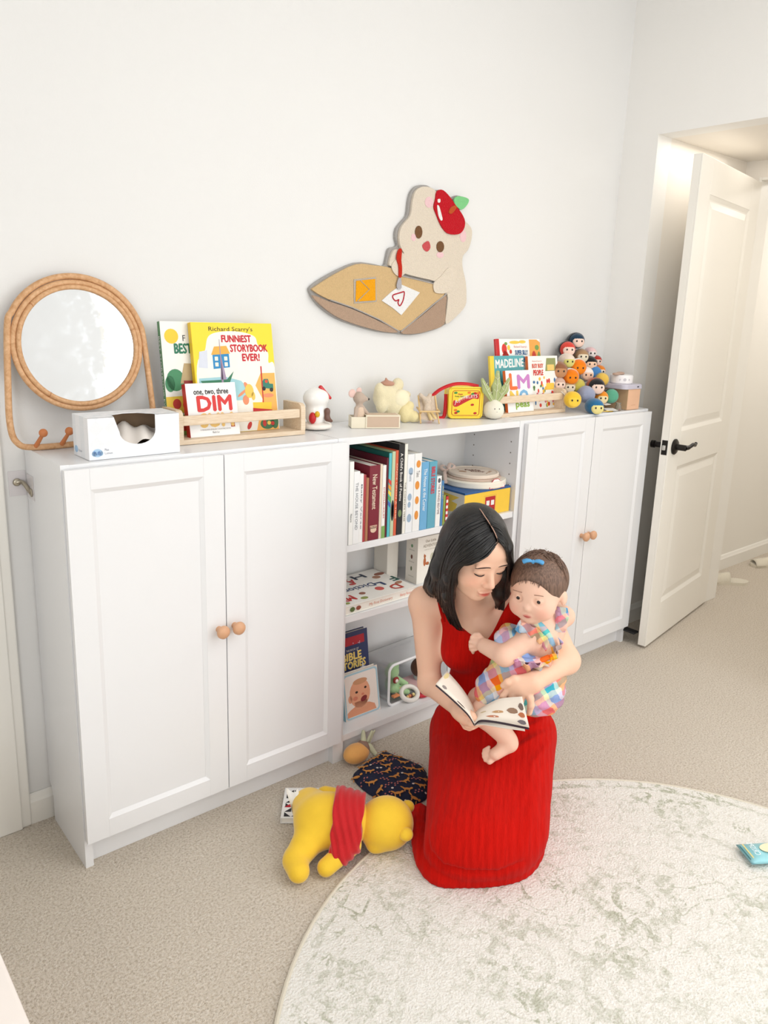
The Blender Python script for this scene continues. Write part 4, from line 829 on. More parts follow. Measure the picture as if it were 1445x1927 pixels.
# ------------------------------------------------------------------ small figures on the cabinet tops
GLZ = mat((250, 248, 244), .25, .01, 10., 0, 200., 0, .4)
toy_sdf('animal_figurine', 'glossy white egg shaped figurine with a red stripe beside the book rack', 'figurine', (.822, -.108, TZ), [
    ('base', mat((247, 240, 230), .4, .01), [('e', (0, 0, .010), (.047, .044, .0095)), ('e', (0, 0, .016), (.045, .042, .010))]),
    ('body', GLZ, [('e', (-.002, .002, .052), (.036, .034, .042)), ('e', (-.004, 0, .098), (.042, .036, .033))]),
    ('red_ornament', mat((206, 24, 32), .25, .02, 10., 0, 200., 0, .5), [('c', (.004, -.012, .131), (.036, -.018, .098), .007, .005)]),
    ('red_patch', mat((200, 26, 34), .3), [('e', (-.030, -.020, .040), (.011, .012, .018))]),
    ('yellow_patch', mat((222, 176, 30), .3), [('e', (-.020, -.031, .052), (.008, .008, .010))]),
    ('brown_toy', mat((112, 78, 66), .3), [('e', (.014, -.034, .060), (.010, .009, .011)), ('e', (.014, -.034, .042), (.009, .009, .012)), ('c', (.014, -.038, .036), (.026, -.040, .030), .005, .005)])], .0022)
# mouse in a matchbox
mb_ = thing('matchbox_bed', 'cream cardboard matchbox with speckled sleeve holding the toy mouse', 'box', tuple(Q(661, 806, TZ)), -.47)
CRM = mat((240, 230, 206), .6, .02)
for b_ in ((0, .155, 0, .002, 0, .036), (0, .155, .052, .054, 0, .036), (0, .002, .002, .052, 0, .036), (0, .155, .002, .052, 0, .002)): MB().box(*b_).build('tray_panel', CRM, mb_)
for b_ in ((.046, .158, -.0025, -.0005, 0, .042), (.046, .158, .0545, .0565, 0, .042), (.046, .158, -.0005, .0545, .0405, .042)): MB().box(*b_).build('sleeve_panel', CRM, mb_)
prints(mb_, [rrect(.050, .154, .004, .038, .001)], ((0, -.0025, 0),)+FR[1:], (206, 180, 156)); MB().box(.051, .153, .004, .050, .0421, .0428).build('sleeve_print', mat((214, 190, 164), .6, .1, 60.), mb_)
mo = tuple(Q(661, 806, TZ)+np.array([.030*.89+.026*.45, -.030*.45+.026*.89, .0022]))
toy_sdf('toy_mouse', 'grey toy mouse with pink ears and floral dress sitting in the matchbox', 'soft toy', mo, [
    ('body', plush((196, 176, 160), .3), [('c', (0, 0, .090), (.018, -.010, .088), .017, .007, .01), ('s', (-.002, .002, .092), .018), ('c', (0, 0, .012), (0, 0, .065), .016, .011), ('c', (-.014, 0, .058), (-.022, -.006, .030), .006, .005), ('c', (.012, -.004, .058), (.026, -.014, .038), .006, .005)]),
    ('dress', mat((226, 200, 176), .8, .15, 220.), [('c', (0, 0, .014), (0, 0, .055), .020, .014)]),
    ('ear', mat((232, 198, 188), .8), [('e', (-.026, .006, .106), (.015, .004, .014))]), ('ear', mat((232, 198, 188), .8), [('e', (.004, .010, .112), (.011, .004, .012))]),
    ('nose', mat((50, 42, 40), .4), [('s', (.025, -.014, .0875), .004)])], .002)
cr = Q(745, 800, TZ)
CREAM = plush((246, 234, 196), .6, .9); CREAM2 = plush((248, 238, 206), .4, .3)
toy_sdf('cream_plush', 'large fluffy cream plush toy with brown beret behind the matchbox', 'plush toy', (1.145, -.076, TZ), [
    ('body', CREAM, [('e', (-.012, .008, .082), (.052, .036, .046)), ('e', (.020, .0, .052), (.044, .036, .046)), ('e', (.032, .004, .122), (.022, .018, .024)), ('e', (-.050, .0, .105), (.018, .018, .028)), ('e', (-.046, -.008, .056), (.020, .018, .026)), ('e', (.066, .0, .088), (.018, .018, .014))]),
    ('muzzle', CREAM2, [('e', (.028, -.020, .076), (.036, .022, .034))]),
    ('beret', plush((198, 150, 128), .3, .4), [('e', (-.012, .006, .128), (.026, .022, .010)), ('c', (-.016, .004, .134), (-.022, .002, .146), .004, .0035)])], .0028)
toy_sdf('small_yellow_plush', 'small pale yellow plush toy slumped beside the matchbox end', 'plush toy', (1.193, -.125, TZ), [
    ('body', plush((246, 230, 176), .5, .8), [('e', (-.014, .012, .028), (.024, .020, .030)), ('e', (.010, -.004, .020), (.022, .020, .020)), ('e', (.004, .010, .055), (.016, .014, .016)), ('s', (.028, -.008, .014), .012)])], .0025)
# doll in folding chair
dc = thing('doll_deck_chair', 'small wooden doll deck chair with floral fabric seat', 'chair', (1.252, -.146, TZ), -.5)
CW = mat((226, 192, 136), .5, .06); FLO = mat((214, 196, 176), .85, .22, 240.)
for x in (-.032, .032):
    MB().tube([(x, -.040, .001), (x*.92, .022, .088)], .0028, 8).build('leg', CW, dc, True); MB().tube([(x*.86, .026, .001), (x*.86, -.026, .040)], .0028, 8).build('leg', CW, dc, True)
    MB().tube([(x*1.05, -.032, .040), (x*1.05, .016, .048)], .003, 8).build('arm_rest', CW, dc, True)
MB().tube([(-.032, -.030, .040), (.032, -.030, .040)], .003, 8).build('bar', CW, dc, True)
V = []; F = []
for i in range(9):
    a = i/8
    for x in (-.031, 0, .031): V.append((x, -.036+.058*a**1.4, .014+.074*a**1.3-(.012*math.sin(PI*a))-(.004 if x == 0 else 0)))
for i in range(8):
    for j in range(2): F.append((i*3+j, i*3+j+1, i*3+j+4, i*3+j+3))
pyd('seat_sling', V, F, FLO, dc, True)
toy_sdf('rabbit_doll', 'tiny floral fabric rabbit doll sitting in the doll deck chair', 'doll', (1.249, -.148, TZ+.006), [
    ('body', FLO, [('e', (0, .0, .034), (.017, .013, .022)), ('s', (.002, .006, .064), .015), ('c', (-.008, .010, .074), (-.022, .014, .086), .006, .007), ('c', (.010, .010, .074), (.022, .014, .084), .006, .007)]),
    ('leg', mat((232, 206, 150), .7), [('c', (-.006, -.010, .030), (-.010, -.030, .010), .005, .006)]), ('leg', mat((232, 206, 150), .7), [('c', (.008, -.010, .030), (.010, -.030, .010), .005, .006)])], .002)
# lunch tin
lb0 = Q(843, 788, TZ)
lb = thing('candy_tin', 'yellow candy lunch tin with red strap beside the turnip plush', 'tin', (lb0[0], lb0[1], TZ), -.455)
lw, lh, ld = .127, .112, .05
s_ = MB(); s_.prism(rrect(0, lw, 0.0005, lh, .014, 6), ld, ((0, 0, 0), (1, 0, 0), (0, 0, 1), (0, 1, 0))); s_.build('body', mat((246, 214, 50), .3, .02, 10., 0, 200., .2, .4), lb)
for y in (0, ld): e = MB(); e.tube([(a, y, b_) for a, b_ in rrect(.001, lw-.001, .003, lh-.001, .014, 6)], .003, 8, closed=True); e.build('rim', mat((226, 196, 60), .3, .03, 10., 0, 200., .5), lb, True)
LF = FR
e = MB(); e.tube([(a, -.0006, b_) for a, b_ in rrect(.012, lw-.012, .012, lh-.012, .010, 5)], .0009, 6, closed=True); e.build('red_line', mat((196, 60, 40), .4), lb)
lettering(lb, 'Chewy', (.032, .050, .084, .090), LF, (196, 40, 40), bold=.0003); lettering(lb, 'Fruity Candy!', (.022, .058, .076, .082), LF, (120, 130, 40), bold=.0003)
ban = bez([(.016, .048), (.030, .043), (.060, .058), (.090, .072), (.110, .071), (.109, .090), (.085, .088), (.055, .074), (.032, .062), (.018, .066)], 4, True)
prints(lb, [[tuple(q) for q in ban]], LF, (196, 30, 36)); 
V2, F2 = text2d('JUJYFRUITS')
pyd('lettering', [(.021+.084*a, -.0012, .050+.016*b_+.026*a+.004*math.sin(a*PI*1.6-.6)) for a, b_ in V2], F2, mat((252, 250, 246), .5), lb)
for c, L in (((64, 140, 66), [(.024, .092), (.088, .089), (.036, .026)]), ((232, 120, 30), [(.074, .093), (.026, .031), (.108, .092)]), ((186, 28, 34), [(.096, .091), (.088, .050), (.028, .021), (.100, .020)])): prints(lb, [ell2(x, z, .0065, .004, 12, .1) for x, z in L], LF, c, d=.0008)
RED = mat((214, 22, 34), .55, .05, 200.)
def ribbon(name, P, w, m, parent, t=.0012, wd=(0, 1, 0)):
    P = [np.array(p) for p in P]; wd = np.array(wd, float); V = []; F = []
    for p in P: V += [p-wd*w/2, p+wd*w/2]
    for i in range(len(P)-1): F.append((2*i, 2*i+1, 2*i+3, 2*i+2))
    o = pyd(name, V, F, m, parent, True); md = o.modifiers.new('th', 'SOLIDIFY'); md.thickness = t; return o
def ribbon2(name, P, w, m, parent, n_, t=.0012):
    P = [np.array(p) for p in P]; n_ = np.array(n_, float); n_ /= np.linalg.norm(n_); V = []; F = []
    for i, p in enumerate(P):
        tt = P[min(i+1, len(P)-1)]-P[max(i-1, 0)]; q = np.cross(tt, n_); q /= np.linalg.norm(q)+1e-9; V += [p-q*w/2, p+q*w/2]
    for i in range(len(P)-1): F.append((2*i, 2*i+1, 2*i+3, 2*i+2))
    o = pyd(name, V, F, m, parent, True); md = o.modifiers.new('th', 'SOLIDIFY'); md.thickness = t; return o
ribbon2('strap', bez([(.118, .026, lh+.002), (.070, .024, lh+.010), (.020, .022, lh+.008), (-.030, .020, lh-.012), (-.062, .018, .070), (-.070, .016, .040), (-.060, .014, .010), (-.040, .012, .003), (-.012, .014, .006), (-.006, .018, .050), (-.005, .022, .085)], 6), .013, RED, lb, (-.25, -.75, .6))
# turnip plush
tu = thing('turnip_plush', 'white turnip plush with green leaves and smiling face', 'plush toy', tuple(Q(936, 790, TZ)+np.array([.005, .026, 0])), -.5)
MB().lathe([(0, 0), (.012, .0005), (.026, .006), (.035, .018), (.038, .030), (.036, .044), (.029, .056), (.018, .064), (.010, .070), (0, .071)], 28).build('body', plush((244, 238, 220), .5, .3), tu, True)
LEAF = plush((178, 188, 132), .4, .3); VEIN = mat((236, 236, 210), .8)
for k, (ax, lean, hh, ww) in enumerate(((-.020, -.35, .072, .022), (.002, .02, .100, .026), (.020, .30, .075, .022), (.0, .10, .085, .024))):
    lf = bpy.data.objects.new('leaf_tmp', None); yb = -.006 if k != 3 else .012
    s_ = SDF(.0022)
    a = np.array([ax*.3, yb, .060]); b_ = np.array([ax+lean*.045, yb-.004, .068+hh*.5]); c = np.array([ax+lean*.09, yb-.002, .068+hh])
    s_.cap(a, b_, .008, .013, .01); s_.cap(b_, c, .013, .006, .01)
    V, Fq = s_.mesh(); V = relax(V, Fq, 1); V[:, 1] = yb+(V[:, 1]-yb)*.45; V[:, 0] = (V[:, 0]-ax)*(ww/.022)+ax
    lo_ = npmesh('leaf', V, Fq, LEAF, tu)
    ve = MB(); ve.tube([tuple(a+np.array([0, -.005, 0])), tuple(b_+np.array([0, -.0075, 0])), tuple(c+np.array([0, -.004, -.004]))], .0008, 6)
    for q in (.35, .55, .75):
        p = a+(c-a)*q
        for s1 in (-1, 1): ve.tube([tuple(p+np.array([0, -.0072, 0])), tuple(p+np.array([s1*.008, -.0055, .010]))], .0007, 6)
    ve.build('leaf_veins', VEIN, lo_)
for x in (-.008, .009): MB().ell((x, -.0355, .040), (.0018, .0015, .0022)).build('eye', mat((40, 34, 32), .3), tu, True)
e = MB(); e.tube([(.006*math.sin(a), -.0375+.001*abs(a), .0325-.004*math.cos(a)+.001) for a in np.linspace(-1.1, 1.1, 9)], .0007, 6); e.build('smile', mat((60, 46, 42), .6), tu)

# ------------------------------------------------------------------ pile of bean shaped plush toys (plain, no faces of anyone)
def bean(label, u, v, y, r, L, col, cap_col=None, face=None, yaw=-.6, pitch=0., zmin=None):
    c = on(u, v, 1, y); z = c[2]
    t = thing('bean_plush', label, 'plush toy', (c[0], y, z), group='pile of bean shaped plush toys', rot=(pitch, 0, yaw))
    body = MB(); n = 18; prof = []
    for k in range(n+1):
        a = PI*k/n; xx = -math.cos(a); prof.append((r*(math.sin(a)**.62), (L/2)*xx))
    body.lathe([(max(a, .0), b_) for a, b_ in prof], 20); body.v = [(x, zz, yy*.97) for x, yy, zz in body.v]
    body.build('body', plush(col, .5, .35), t, 'all')
    if cap_col:
        cpm = MB(); p2 = [(a*1.03, b_*1.02) for a, b_ in prof if b_ > -L*.12 or True]; k0 = int(n*.42)
        p2 = [(a*1.025, b_*1.015) for a, b_ in prof[k0:]]; cpm.lathe(p2, 20)
        cpm.v = [(x, zz, yy*.97) for x, yy, zz in cpm.v]; cpm.build('hood', plush(cap_col, .5, .35), t, 'all')
    if face:
        f = MB(); f.ell((0, -L*.40, -r*.10), (r*.74, L*.12, r*.66), 18, 10); f.build('face_patch', plush(face, .4, .2), t, 'all')
    if face:
        for x in (-.32, .32): MB().ell((x*r, -L*.515, 0), (.0035, .002, .0042), 8, 6).build('eye', mat((34, 28, 26), .3), t, 'all')
    return t
SKN = (250, 218, 202)
BEANS = [
 ('yellow bean plush lowest in the pile next to the book rack', 1077, 752, -.225, .034, .060, (246, 200, 60), None, (250, 208, 76)),
 ('blue and yellow striped bean plush lying at the cabinet edge', 1118, 765, -.262, .034, .095, (44, 112, 160), None, (240, 226, 150)),
 ('grey blue bean plush above the lowest yellow one', 1102, 742, -.195, .036, .080, (160, 166, 190), None, None),
 ('orange bean plush with cream muzzle near the pile foot', 1130, 748, -.215, .030, .060, (240, 150, 46), None, (246, 226, 176)),
 ('teal bean plush wearing a black cap at the right of the pile', 1148, 745, -.220, .032, .070, (96, 170, 140), (30, 30, 34), None),
 ('bean plush with auburn hair and pale face in the middle', 1120, 727, -.205, .036, .085, (40, 38, 42), (172, 84, 54), SKN),
 ('yellow bean plush with grey band right of the auburn one', 1131, 714, -.160, .030, .070, (236, 196, 90), (150, 148, 140), None),
 ('olive yellow bean plush with dark stripe behind the rack corner', 1086, 725, -.150, .030, .070, (204, 190, 90), (60, 56, 44), None),
 ('beige spotted bean plush behind the rack corner', 1068, 727, -.135, .030, .070, (206, 180, 140), None, (236, 220, 196)),
 ('pale pink faced bean plush beside the rack top', 1050, 722, -.125, .028, .070, (214, 180, 164), None, SKN),
 ('lower orange bean plush with black and white band', 1072, 709, -.140, .035, .080, (244, 130, 24), (250, 246, 240), (246, 138, 30)),
 ('white long haired bean plush beside the blue one', 1101, 704, -.140, .032, .080, (240, 232, 226), None, (236, 196, 170)),
 ('plain blue bean plush at the right of the pile', 1117, 701, -.120, .030, .070, (78, 136, 196), None, None),
 ('small orange and white bean plush at the right edge', 1127, 698, -.100, .026, .060, (240, 140, 50), None, (248, 238, 226)),
 ('upper orange bean plush with black and white band', 1086, 691, -.120, .036, .080, (244, 130, 24), (250, 246, 240), (246, 138, 30)),
 ('brown bean plush with tan head beside the rack books', 1050, 697, -.110, .036, .080, (150, 100, 70), (176, 120, 82), (196, 144, 104)),
 ('bean plush with black hair and tan face', 1108, 684, -.095, .032, .080, (40, 38, 40), (36, 34, 38), (248, 206, 176)),
 ('small bean plush with black hair at the right edge', 1121, 679, -.075, .024, .060, (190, 60, 50), (36, 32, 34), SKN),
 ('cream bean plush with pale green face', 1066, 679, -.085, .032, .090, (240, 222, 204), None, (222, 216, 130)),
 ('tan bean plush with white eye patch', 1092, 670, -.075, .032, .080, (176, 140, 104), None, (236, 222, 196)),
 ('pink and white bean plush near the top right', 1110, 664, -.055, .026, .070, (244, 206, 206), None, (248, 236, 232)),
 ('bean plush with black hair and red bow band', 1066, 657, -.055, .034, .080, (222, 74, 62), (34, 34, 38), SKN),
 ('dark blue bean plush with blue ribbon topmost in the pile', 1083, 641, -.050, .034, .095, (34, 62, 84), (32, 34, 40), SKN),
]
for q in BEANS: bean(*q)
# things right of the pile
kb = Q(1180, 772, TZ)
pbx = thing('small_carton', 'tan cardboard carton with peach front under the grey slab', 'box', (kb[0], -.268, TZ))
MB().box(0, .088, 0, .135, 0, .085, .001).build('carton', mat((206, 170, 130), .6, .04), pbx)
prints(pbx, [rrect(.001, .087, .001, .084, .001)], FR, (236, 190, 156)); lettering(pbx, 'HOME', (.030, .060, .016, .022), FR, (214, 160, 126))
gs = thing('grey_slab_device', 'lilac grey flat electronic slab lying on the small carton', 'device', (kb[0]-.030, -.272, TZ+.0855), .0)
s_ = MB(); s_.prism(rrect(0, .135, 0, .125, .022, 6), .016, ((0, 0, 0), (1, 0, 0), (0, 1, 0), (0, 0, 1))); s_.build('case', mat((206, 202, 216), .4, .02), gs)
s_ = MB(); s_.prism(rrect(.003, .132, .003, .122, .020, 6), .002, ((0, 0, .016), (1, 0, 0), (0, 1, 0), (0, 0, 1))); s_.build('lid', mat((214, 210, 222), .4, .02), gs)
prints(gs, [rrect(.085, .098, .006, .011, .002)], ((0, 0, 0), (1, 0, 0), (0, 0, 1), (0, -1, 0)), (60, 60, 70))
wrc = thing('white_noise_machine', 'round white sound machine standing on the grey slab', 'device', (kb[0]+.036, -.205, TZ+.1038))
MB().lathe([(0, 0), (.044, 0), (.047, .003), (.047, .032), (.044, .036), (0, .036)], 36).build('body', mat((246, 242, 242), .4, .01), wrc, True)
WD = np.array([-.62, -.78, 0]); WS = np.array([.78, -.62, 0])
for k, r_ in ((-.018, .0035), (.0, .0065), (.018, .004)):
    c = WD*math.sqrt(.0472**2-k*k)+WS*k; e = MB(); e.prism(ell2(0, 0, r_, r_, 14), .0006, (tuple(c+np.array([0, 0, .018])), tuple(WS), (0, 0, 1), tuple(WD))); e.build('button', mat((204, 200, 204), .5), wrc)
sgl = thing('folded_pouch', 'thin brown folded cloth lying on the white sound machine', 'cloth', (kb[0]+.012, -.205, TZ+.1400))
toy = SDF(.002); toy.ell((0, 0, .004), (.032, .016, .0035)); toy.ell((-.026, -.006, .003), (.014, .010, .0025)); toy.ell((.020, .004, .006), (.016, .012, .004)); solid('cloth', toy, mat((190, 160, 142), .8, .06), sgl)
jr = Q(1173, 771, TZ)
j = thing('tiny_glass_jar', 'tiny clear glass jar with rim in front of the small carton', 'jar', (2.205, -.262, TZ))
MB().lathe([(0, 0), (.0115, 0), (.0125, .002), (.0125, .020), (.009, .024), (.009, .029), (.0115, .030), (.0115, .033), (.0085, .033), (.0075, .029), (.0075, .024), (.0108, .019), (.0108, .003), (0, .003)], 24).build('glass', mat((236, 234, 224), .06, .01, 10., 0, 200., 0, 0, 0, .9), j, True)
MB().ell((.003, -.004, .0058), (.004, .004, .0028)).build('pink_bead', mat((206, 40, 110), .4), j, True)
for i, (u, v, y, w_, h_, rx, rz, lab) in enumerate(((1075, 742, -.205, .055, .03, -.9, .5, 'printed white fabric care tag sticking out beside the rack'), (1146, 758, -.250, .045, .022, -1.35, .1, 'small white folded card under the teal bean plush'), (1150, 768, -.268, .050, .040, -1.45, -.4, 'crumpled white paper tag lying on the cabinet edge'))):
    c = on(u, v, 1, y); t = thing('paper_tag', lab, 'tag', (c[0]-w_/2, y, max(c[2]-.008, TZ+.0012)), rot=(rx, 0, rz)); MB().box(0, w_, 0, .0012, 0, h_, .0003, 1).build('card', mat((240, 238, 234), .7, .03), t)
    prints(t, [rrect(.006, w_-.006, h_*q, h_*q+.0014, .0003) for q in (.3, .5, .7)], FR, (190, 188, 186))
gc = thing('gold_chain', 'thin gold chain heaped at the cabinet edge', 'chain', (2.125, -.268, TZ)); e = MB(); e.tube(bez([(-.02, .01, .0025), (0, -.006, .003), (.015, .006, .0025), (.03, -.004, .003), (.012, -.010, .0025), (-.008, .003, .005)], 8), .0018, 6); e.build('links', mat((206, 176, 90), .35, .06, 30., 0, 200., .9), gc, True)

# ------------------------------------------------------------------ floor things
# yellow plush toy lying face down (plain toy, red jersey)
YEL = mat((244, 200, 58), .8, .05, 40., .25, 500., 0, 0, .5, 0, 0, .2)
bp = thing('plush_animal', 'yellow plush animal in a red jersey lying face down on the carpet', 'plush toy', tuple(Q(640, 1585, 0)))
BO = Q(640, 1585, 0)
s_ = SDF(.0035)
hip = Q(598, 1542, .080); chest = Q(655, 1545, .085); head = Q(722, 1548, .075)
s_.sph(hip, .066, .02); s_.ell((hip+chest)/2, (.075, .07, .068), None, .03); s_.sph(chest, .062, .03)
s_.sph(Q(582, 1516, .080), .048, .03)
s_.cap(Q(585, 1575, .062), Q(560, 1612, .036), .044, .034, .02); s_.cap(Q(556, 1620, .036), Q(562, 1640, .034), .034, .028, .01)
s_.cap(Q(662, 1590, .055), Q(614, 1632, .026), .026, .024, .008)
s_.cap(Q(612, 1498, .050), Q(645, 1500, .032), .028, .022, .02)
V, Fq = s_.mesh(); V = relax(V, Fq, 2); V[:, 2] = np.maximum(V[:, 2], .002); npmesh('body', V-BO, Fq, YEL, bp)
s_ = SDF(.0035); s_.ell(head, (.074, .066, .068), None, .02); s_.sph(Q(736, 1552, .072), .056, .03); s_.ell(Q(708, 1590, .034), (.026, .022, .020), None, .015)
V, Fq = s_.mesh(); V = relax(V, Fq, 2); V[:, 2] = np.maximum(V[:, 2], .0135); npmesh('head', V-BO, Fq, YEL, bp)
for (u, v) in ((767, 1518), (764, 1570)):
    s_ = SDF(.003); c = Q(u, v, .082); s_.ell(c, (.019, .019, .017), None, .01); solid('ear', s_, YEL, bp, BO)
s_ = SDF(.0035); a = Q(636, 1542, .085); b_ = Q(680, 1546, .082)
s_.cap(a, b_, .086, .074, .02); s_.cap(Q(664, 1576, .070), Q(640, 1604, .046), .036, .034, .02)
ax_ = (b_-a)/np.linalg.norm(b_-a)
s_.clip(lambda X, Y, Z: np.maximum(-((X-a[0])*ax_[0]+(Y-a[1])*ax_[1]+(Z-a[2])*ax_[2])-.012, ((X-b_[0])*ax_[0]+(Y-b_[1])*ax_[1]+(Z-b_[2])*ax_[2])-.004))
V, Fq = s_.mesh(); V = relax(V, Fq, 2); V[:, 2] = np.maximum(V[:, 2], .004)
dd = (V-a)@ax_; N = vnormals(V, Fq); V = V+N*(.0022*np.sin(dd*330+6*V[:, 2:3].ravel()*20))[:, None]
npmesh('jersey', V-BO, Fq, mat((196, 16, 24), .85, .06, 60., .4, 420., 0, 0, .4), bp)
pt_ = Q(556, 1506, .105); tgm = thing('tmp', 'x', 'x'); bpy.data.objects.remove(tgm)
V = []; F = []
for i in range(7):
    for j in range(3): V.append(pt_-BO+np.array([-.016+.030*i/6, .02+.012*math.sin(i*.9)-.016*j, .02-.028*j+.006*math.sin(i*1.3+j)]))
for i in range(6):
    for j in range(2): F.append((i*3+j, i*3+j+1, i*3+j+4, i*3+j+3))
pyd('care_label', V, F, mat((244, 243, 240), .6, .03), bp, True)
# geometric board book behind it
gp = Q(545, 1483, .02)
gb = book('board_book', 'black and white triangle patterned board book under the yellow plush', (.497, -.455, .0005), .142, .142, .018, (246, 245, 243), (240, 240, 240), rot=(-PI/2, 0, -.66))
gb.location = (.490, -.432, .0195)
tri = []
for i in range(6):
    for j in range(6):
        x, z = .008+i*.021, .006+j*.021
        tri.append([(x, z), (x+.019, z), (x+(.019 if (i+j) % 2 else 0), z+.019)])
FB = ((0, 0, 0), (1, 0, 0), (0, 0, 1), (0, -1, 0))
prints(gb, tri, FB, (36, 34, 38)); prints(gb, [[(.006+.021*i, .048+.0), (.025+.021*i, .048), (.025+.021*i, .066)] for i in (0, 3, 5)], FB, (196, 30, 50), d=.0008)
# navy pouch with fox print, book inside
nvp = [Q(u, v, .02) for u, v in ((664, 1452), (690, 1428), (722, 1410), (762, 1424), (800, 1440), (806, 1475), (800, 1496), (764, 1508), (728, 1500), (690, 1482))]
nc = sum(nvp)/len(nvp); nc[2] = 0
nv_ = thing('fabric_book_pouch', 'navy fabric pouch printed with foxes and flowers on the carpet', 'pouch', tuple(nc))
P2 = bez([p[:2] for p in nvp], 6, True)
V = [(nc[0], nc[1], .032)]; F = []; rings = 7; n = len(P2)
for r_ in range(1, rings+1):
    for k, p in enumerate(P2):
        f = r_/rings; q = nc[:2]+(p-nc[:2])*f; V.append((q[0], q[1], .002+.030*max(0, 1-f**5)**.6+.0018*math.sin(k*.9+r_*1.7)*(1 if r_ < rings else 0)))
for k in range(n): F.append((0, 1+k, 1+(k+1) % n))
for r_ in range(rings-1):
    for k in range(n): F.append((1+r_*n+k, 1+(r_+1)*n+k, 1+(r_+1)*n+(k+1) % n, 1+r_*n+(k+1) % n))
V = [(x-nc[0], y-nc[1], z) for x, y, z in V]; NAVY = mat((26, 34, 62), .9, .1, 90., .4, 500.)
po = pyd('cloth', V, F, NAVY, nv_, True)
random.seed(11)
def zc(x, y):
    # height of the cloth at a point
    d = np.array([x, y]); best = .03
    ang = math.atan2(y, x); k = min(range(n), key=lambda k: abs(math.atan2(math.sin(math.atan2(*(P2[k]-nc[:2])[::-1])-ang), math.cos(math.atan2(*(P2[k]-nc[:2])[::-1])-ang))))
    f = np.hypot(x, y)/np.hypot(*(P2[k]-nc[:2])); return (.002+.030*max(0, 1-min(f, 1)**5)**.6, f)
_placed = []
def motif(name, cnt, shapes, col, lift, gap):
    mbm = MB(); c_ = 0; tries = 0
    while c_ < cnt and tries < 3000:
        tries += 1; x, y = random.uniform(-.15, .15), random.uniform(-.15, .15); z, f = zc(x, y)
        if f > .95 or any(math.hypot(x-a0, y-b0) < max(gap, g0) for a0, b0, g0 in _placed): continue
        _placed.append((x, y, gap*.8)); a = random.uniform(-.6, .6)-.4
        for (dx, dy, rx, ry, ra) in shapes:
            ca, sa = math.cos(a), math.sin(a); px_, py_ = x+dx*ca-dy*sa, y+dx*sa+dy*ca
            h_ = .004; gx = (zc(px_+h_, py_)[0]-zc(px_-h_, py_)[0])/(2*h_); gy = (zc(px_, py_+h_)[0]-zc(px_, py_-h_)[0])/(2*h_)
            nn = np.array([-gx, -gy, 1.]); nn /= np.linalg.norm(nn); e1 = np.cross([0, 1., 0], nn); e1 /= np.linalg.norm(e1); e2 = np.cross(nn, e1)
            p_ = np.array([px_, py_, zc(px_, py_)[0]])+nn*(.0032+lift); mbm.prism(ell2(0, 0, rx, ry, 8, ra+a), .0006, (p_, e1, e2, nn))
        c_ += 1
    o = mbm.build(name, mat(col, .85), nv_); o['kind'] = 'stuff'
motif('fox_print', 24, [(0, 0, .013, .0045, 0), (.013, .004, .005, .004, .5), (-.014, .005, .008, .0025, -.6), (.006, -.006, .002, .006, 0), (-.007, -.006, .002, .006, 0)], (206, 140, 70), .0, .030)
motif('berry_print', 24, [(-.012+.006*k, (.003 if k % 2 else -.003), .003, .0024, 0) for k in range(5)], (190, 112, 104), .0002, .026)
motif('dot_print', 50, [(0, 0, .0042, .0034, 0)], (226, 214, 204), .0004, .011)
bk_ = thing('thin_book', 'thin white book poking out of the navy pouch beside the red skirt', 'book', tuple(Q(770, 1512, 0)), .55); 
MB().box(0, .10, 0, .05, .0005, .010, .001).build('pages', mat((244, 242, 238), .7), bk_); MB().box(-.001, .101, -.001, .05, .0101, .0118, .0005).build('cover', mat((28, 34, 58), .6), bk_)
# peach plush fruit
pf = Q(674, 1424, .025)
toy_sdf('plush_peach', 'orange plush fruit with green felt leaves beside the navy pouch', 'plush toy', (pf[0], pf[1]+.01, 0), [
    ('fruit', plush((240, 178, 104), .5, .3), [('e', (0, 0, .032), (.046, .036, .031))]),
    ('cup', mat((150, 120, 104), .8), [('e', (.030, .004, .040), (.020, .026, .024))]),
    ('leaf', mat((206, 208, 176), .8), [('c', (.036, .010, .058), (.050, .030, .078), .010, .006), ('c', (.046, -.008, .045), (.058, -.028, .020), .010, .008)]),
    ('leaf', mat((206, 208, 176), .8), [('c', (.052, .010, .050), (.078, .020, .074), .005, .004), ('c', (.060, .012, .040), (.092, .022, .072), .004, .003)])], .0028)
# blue snack packet at right
pk = thing('snack_packet', 'light blue snack packet with yellow band lying on the rug', 'packet', tuple(Q(1398, 1616, .0125)), 0)
po_ = Q(1398, 1616, .0125); ea = Q(1413, 1635, .02)-Q(1382, 1597, .02); wl = np.linalg.norm(ea); ea /= wl; eb = np.array([-ea[1], ea[0], 0]); 
if (eb @ np.array([1, -.5, 0])) < 0: eb = -eb
V = []; F = []; nu, nv = 10, 16; LP = .16
for s1 in (1, -1):
    for i in range(nu+1):
        for j in range(nv+1):
            a, c = i/nu, j/nv; hgt = .013*math.sin(PI*a)**.7*min(1, math.sin(PI*c)*1.8)**.8; V.append(tuple(ea*(a-.5)*wl+eb*(c*LP)+np.array([0, 0, .0135+s1*hgt*(1 if s1 > 0 else .9)])))
st = (nu+1)*(nv+1)
for s1 in range(2):
    for i in range(nu):
        for j in range(nv):
            q = (s1*st+i*(nv+1)+j, s1*st+(i+1)*(nv+1)+j, s1*st+(i+1)*(nv+1)+j+1, s1*st+i*(nv+1)+j+1); F.append(q if s1 == 0 else q[::-1])
MBp = MB(); MBp.add(V, F); MBp.build('pouch', mat((150, 208, 216), .35, .05, 30., 0, 200., .1), pk, 'all')
FP = (tuple(np.array([0, 0, .0285])), tuple(-ea), tuple(eb), (0, 0, 1))
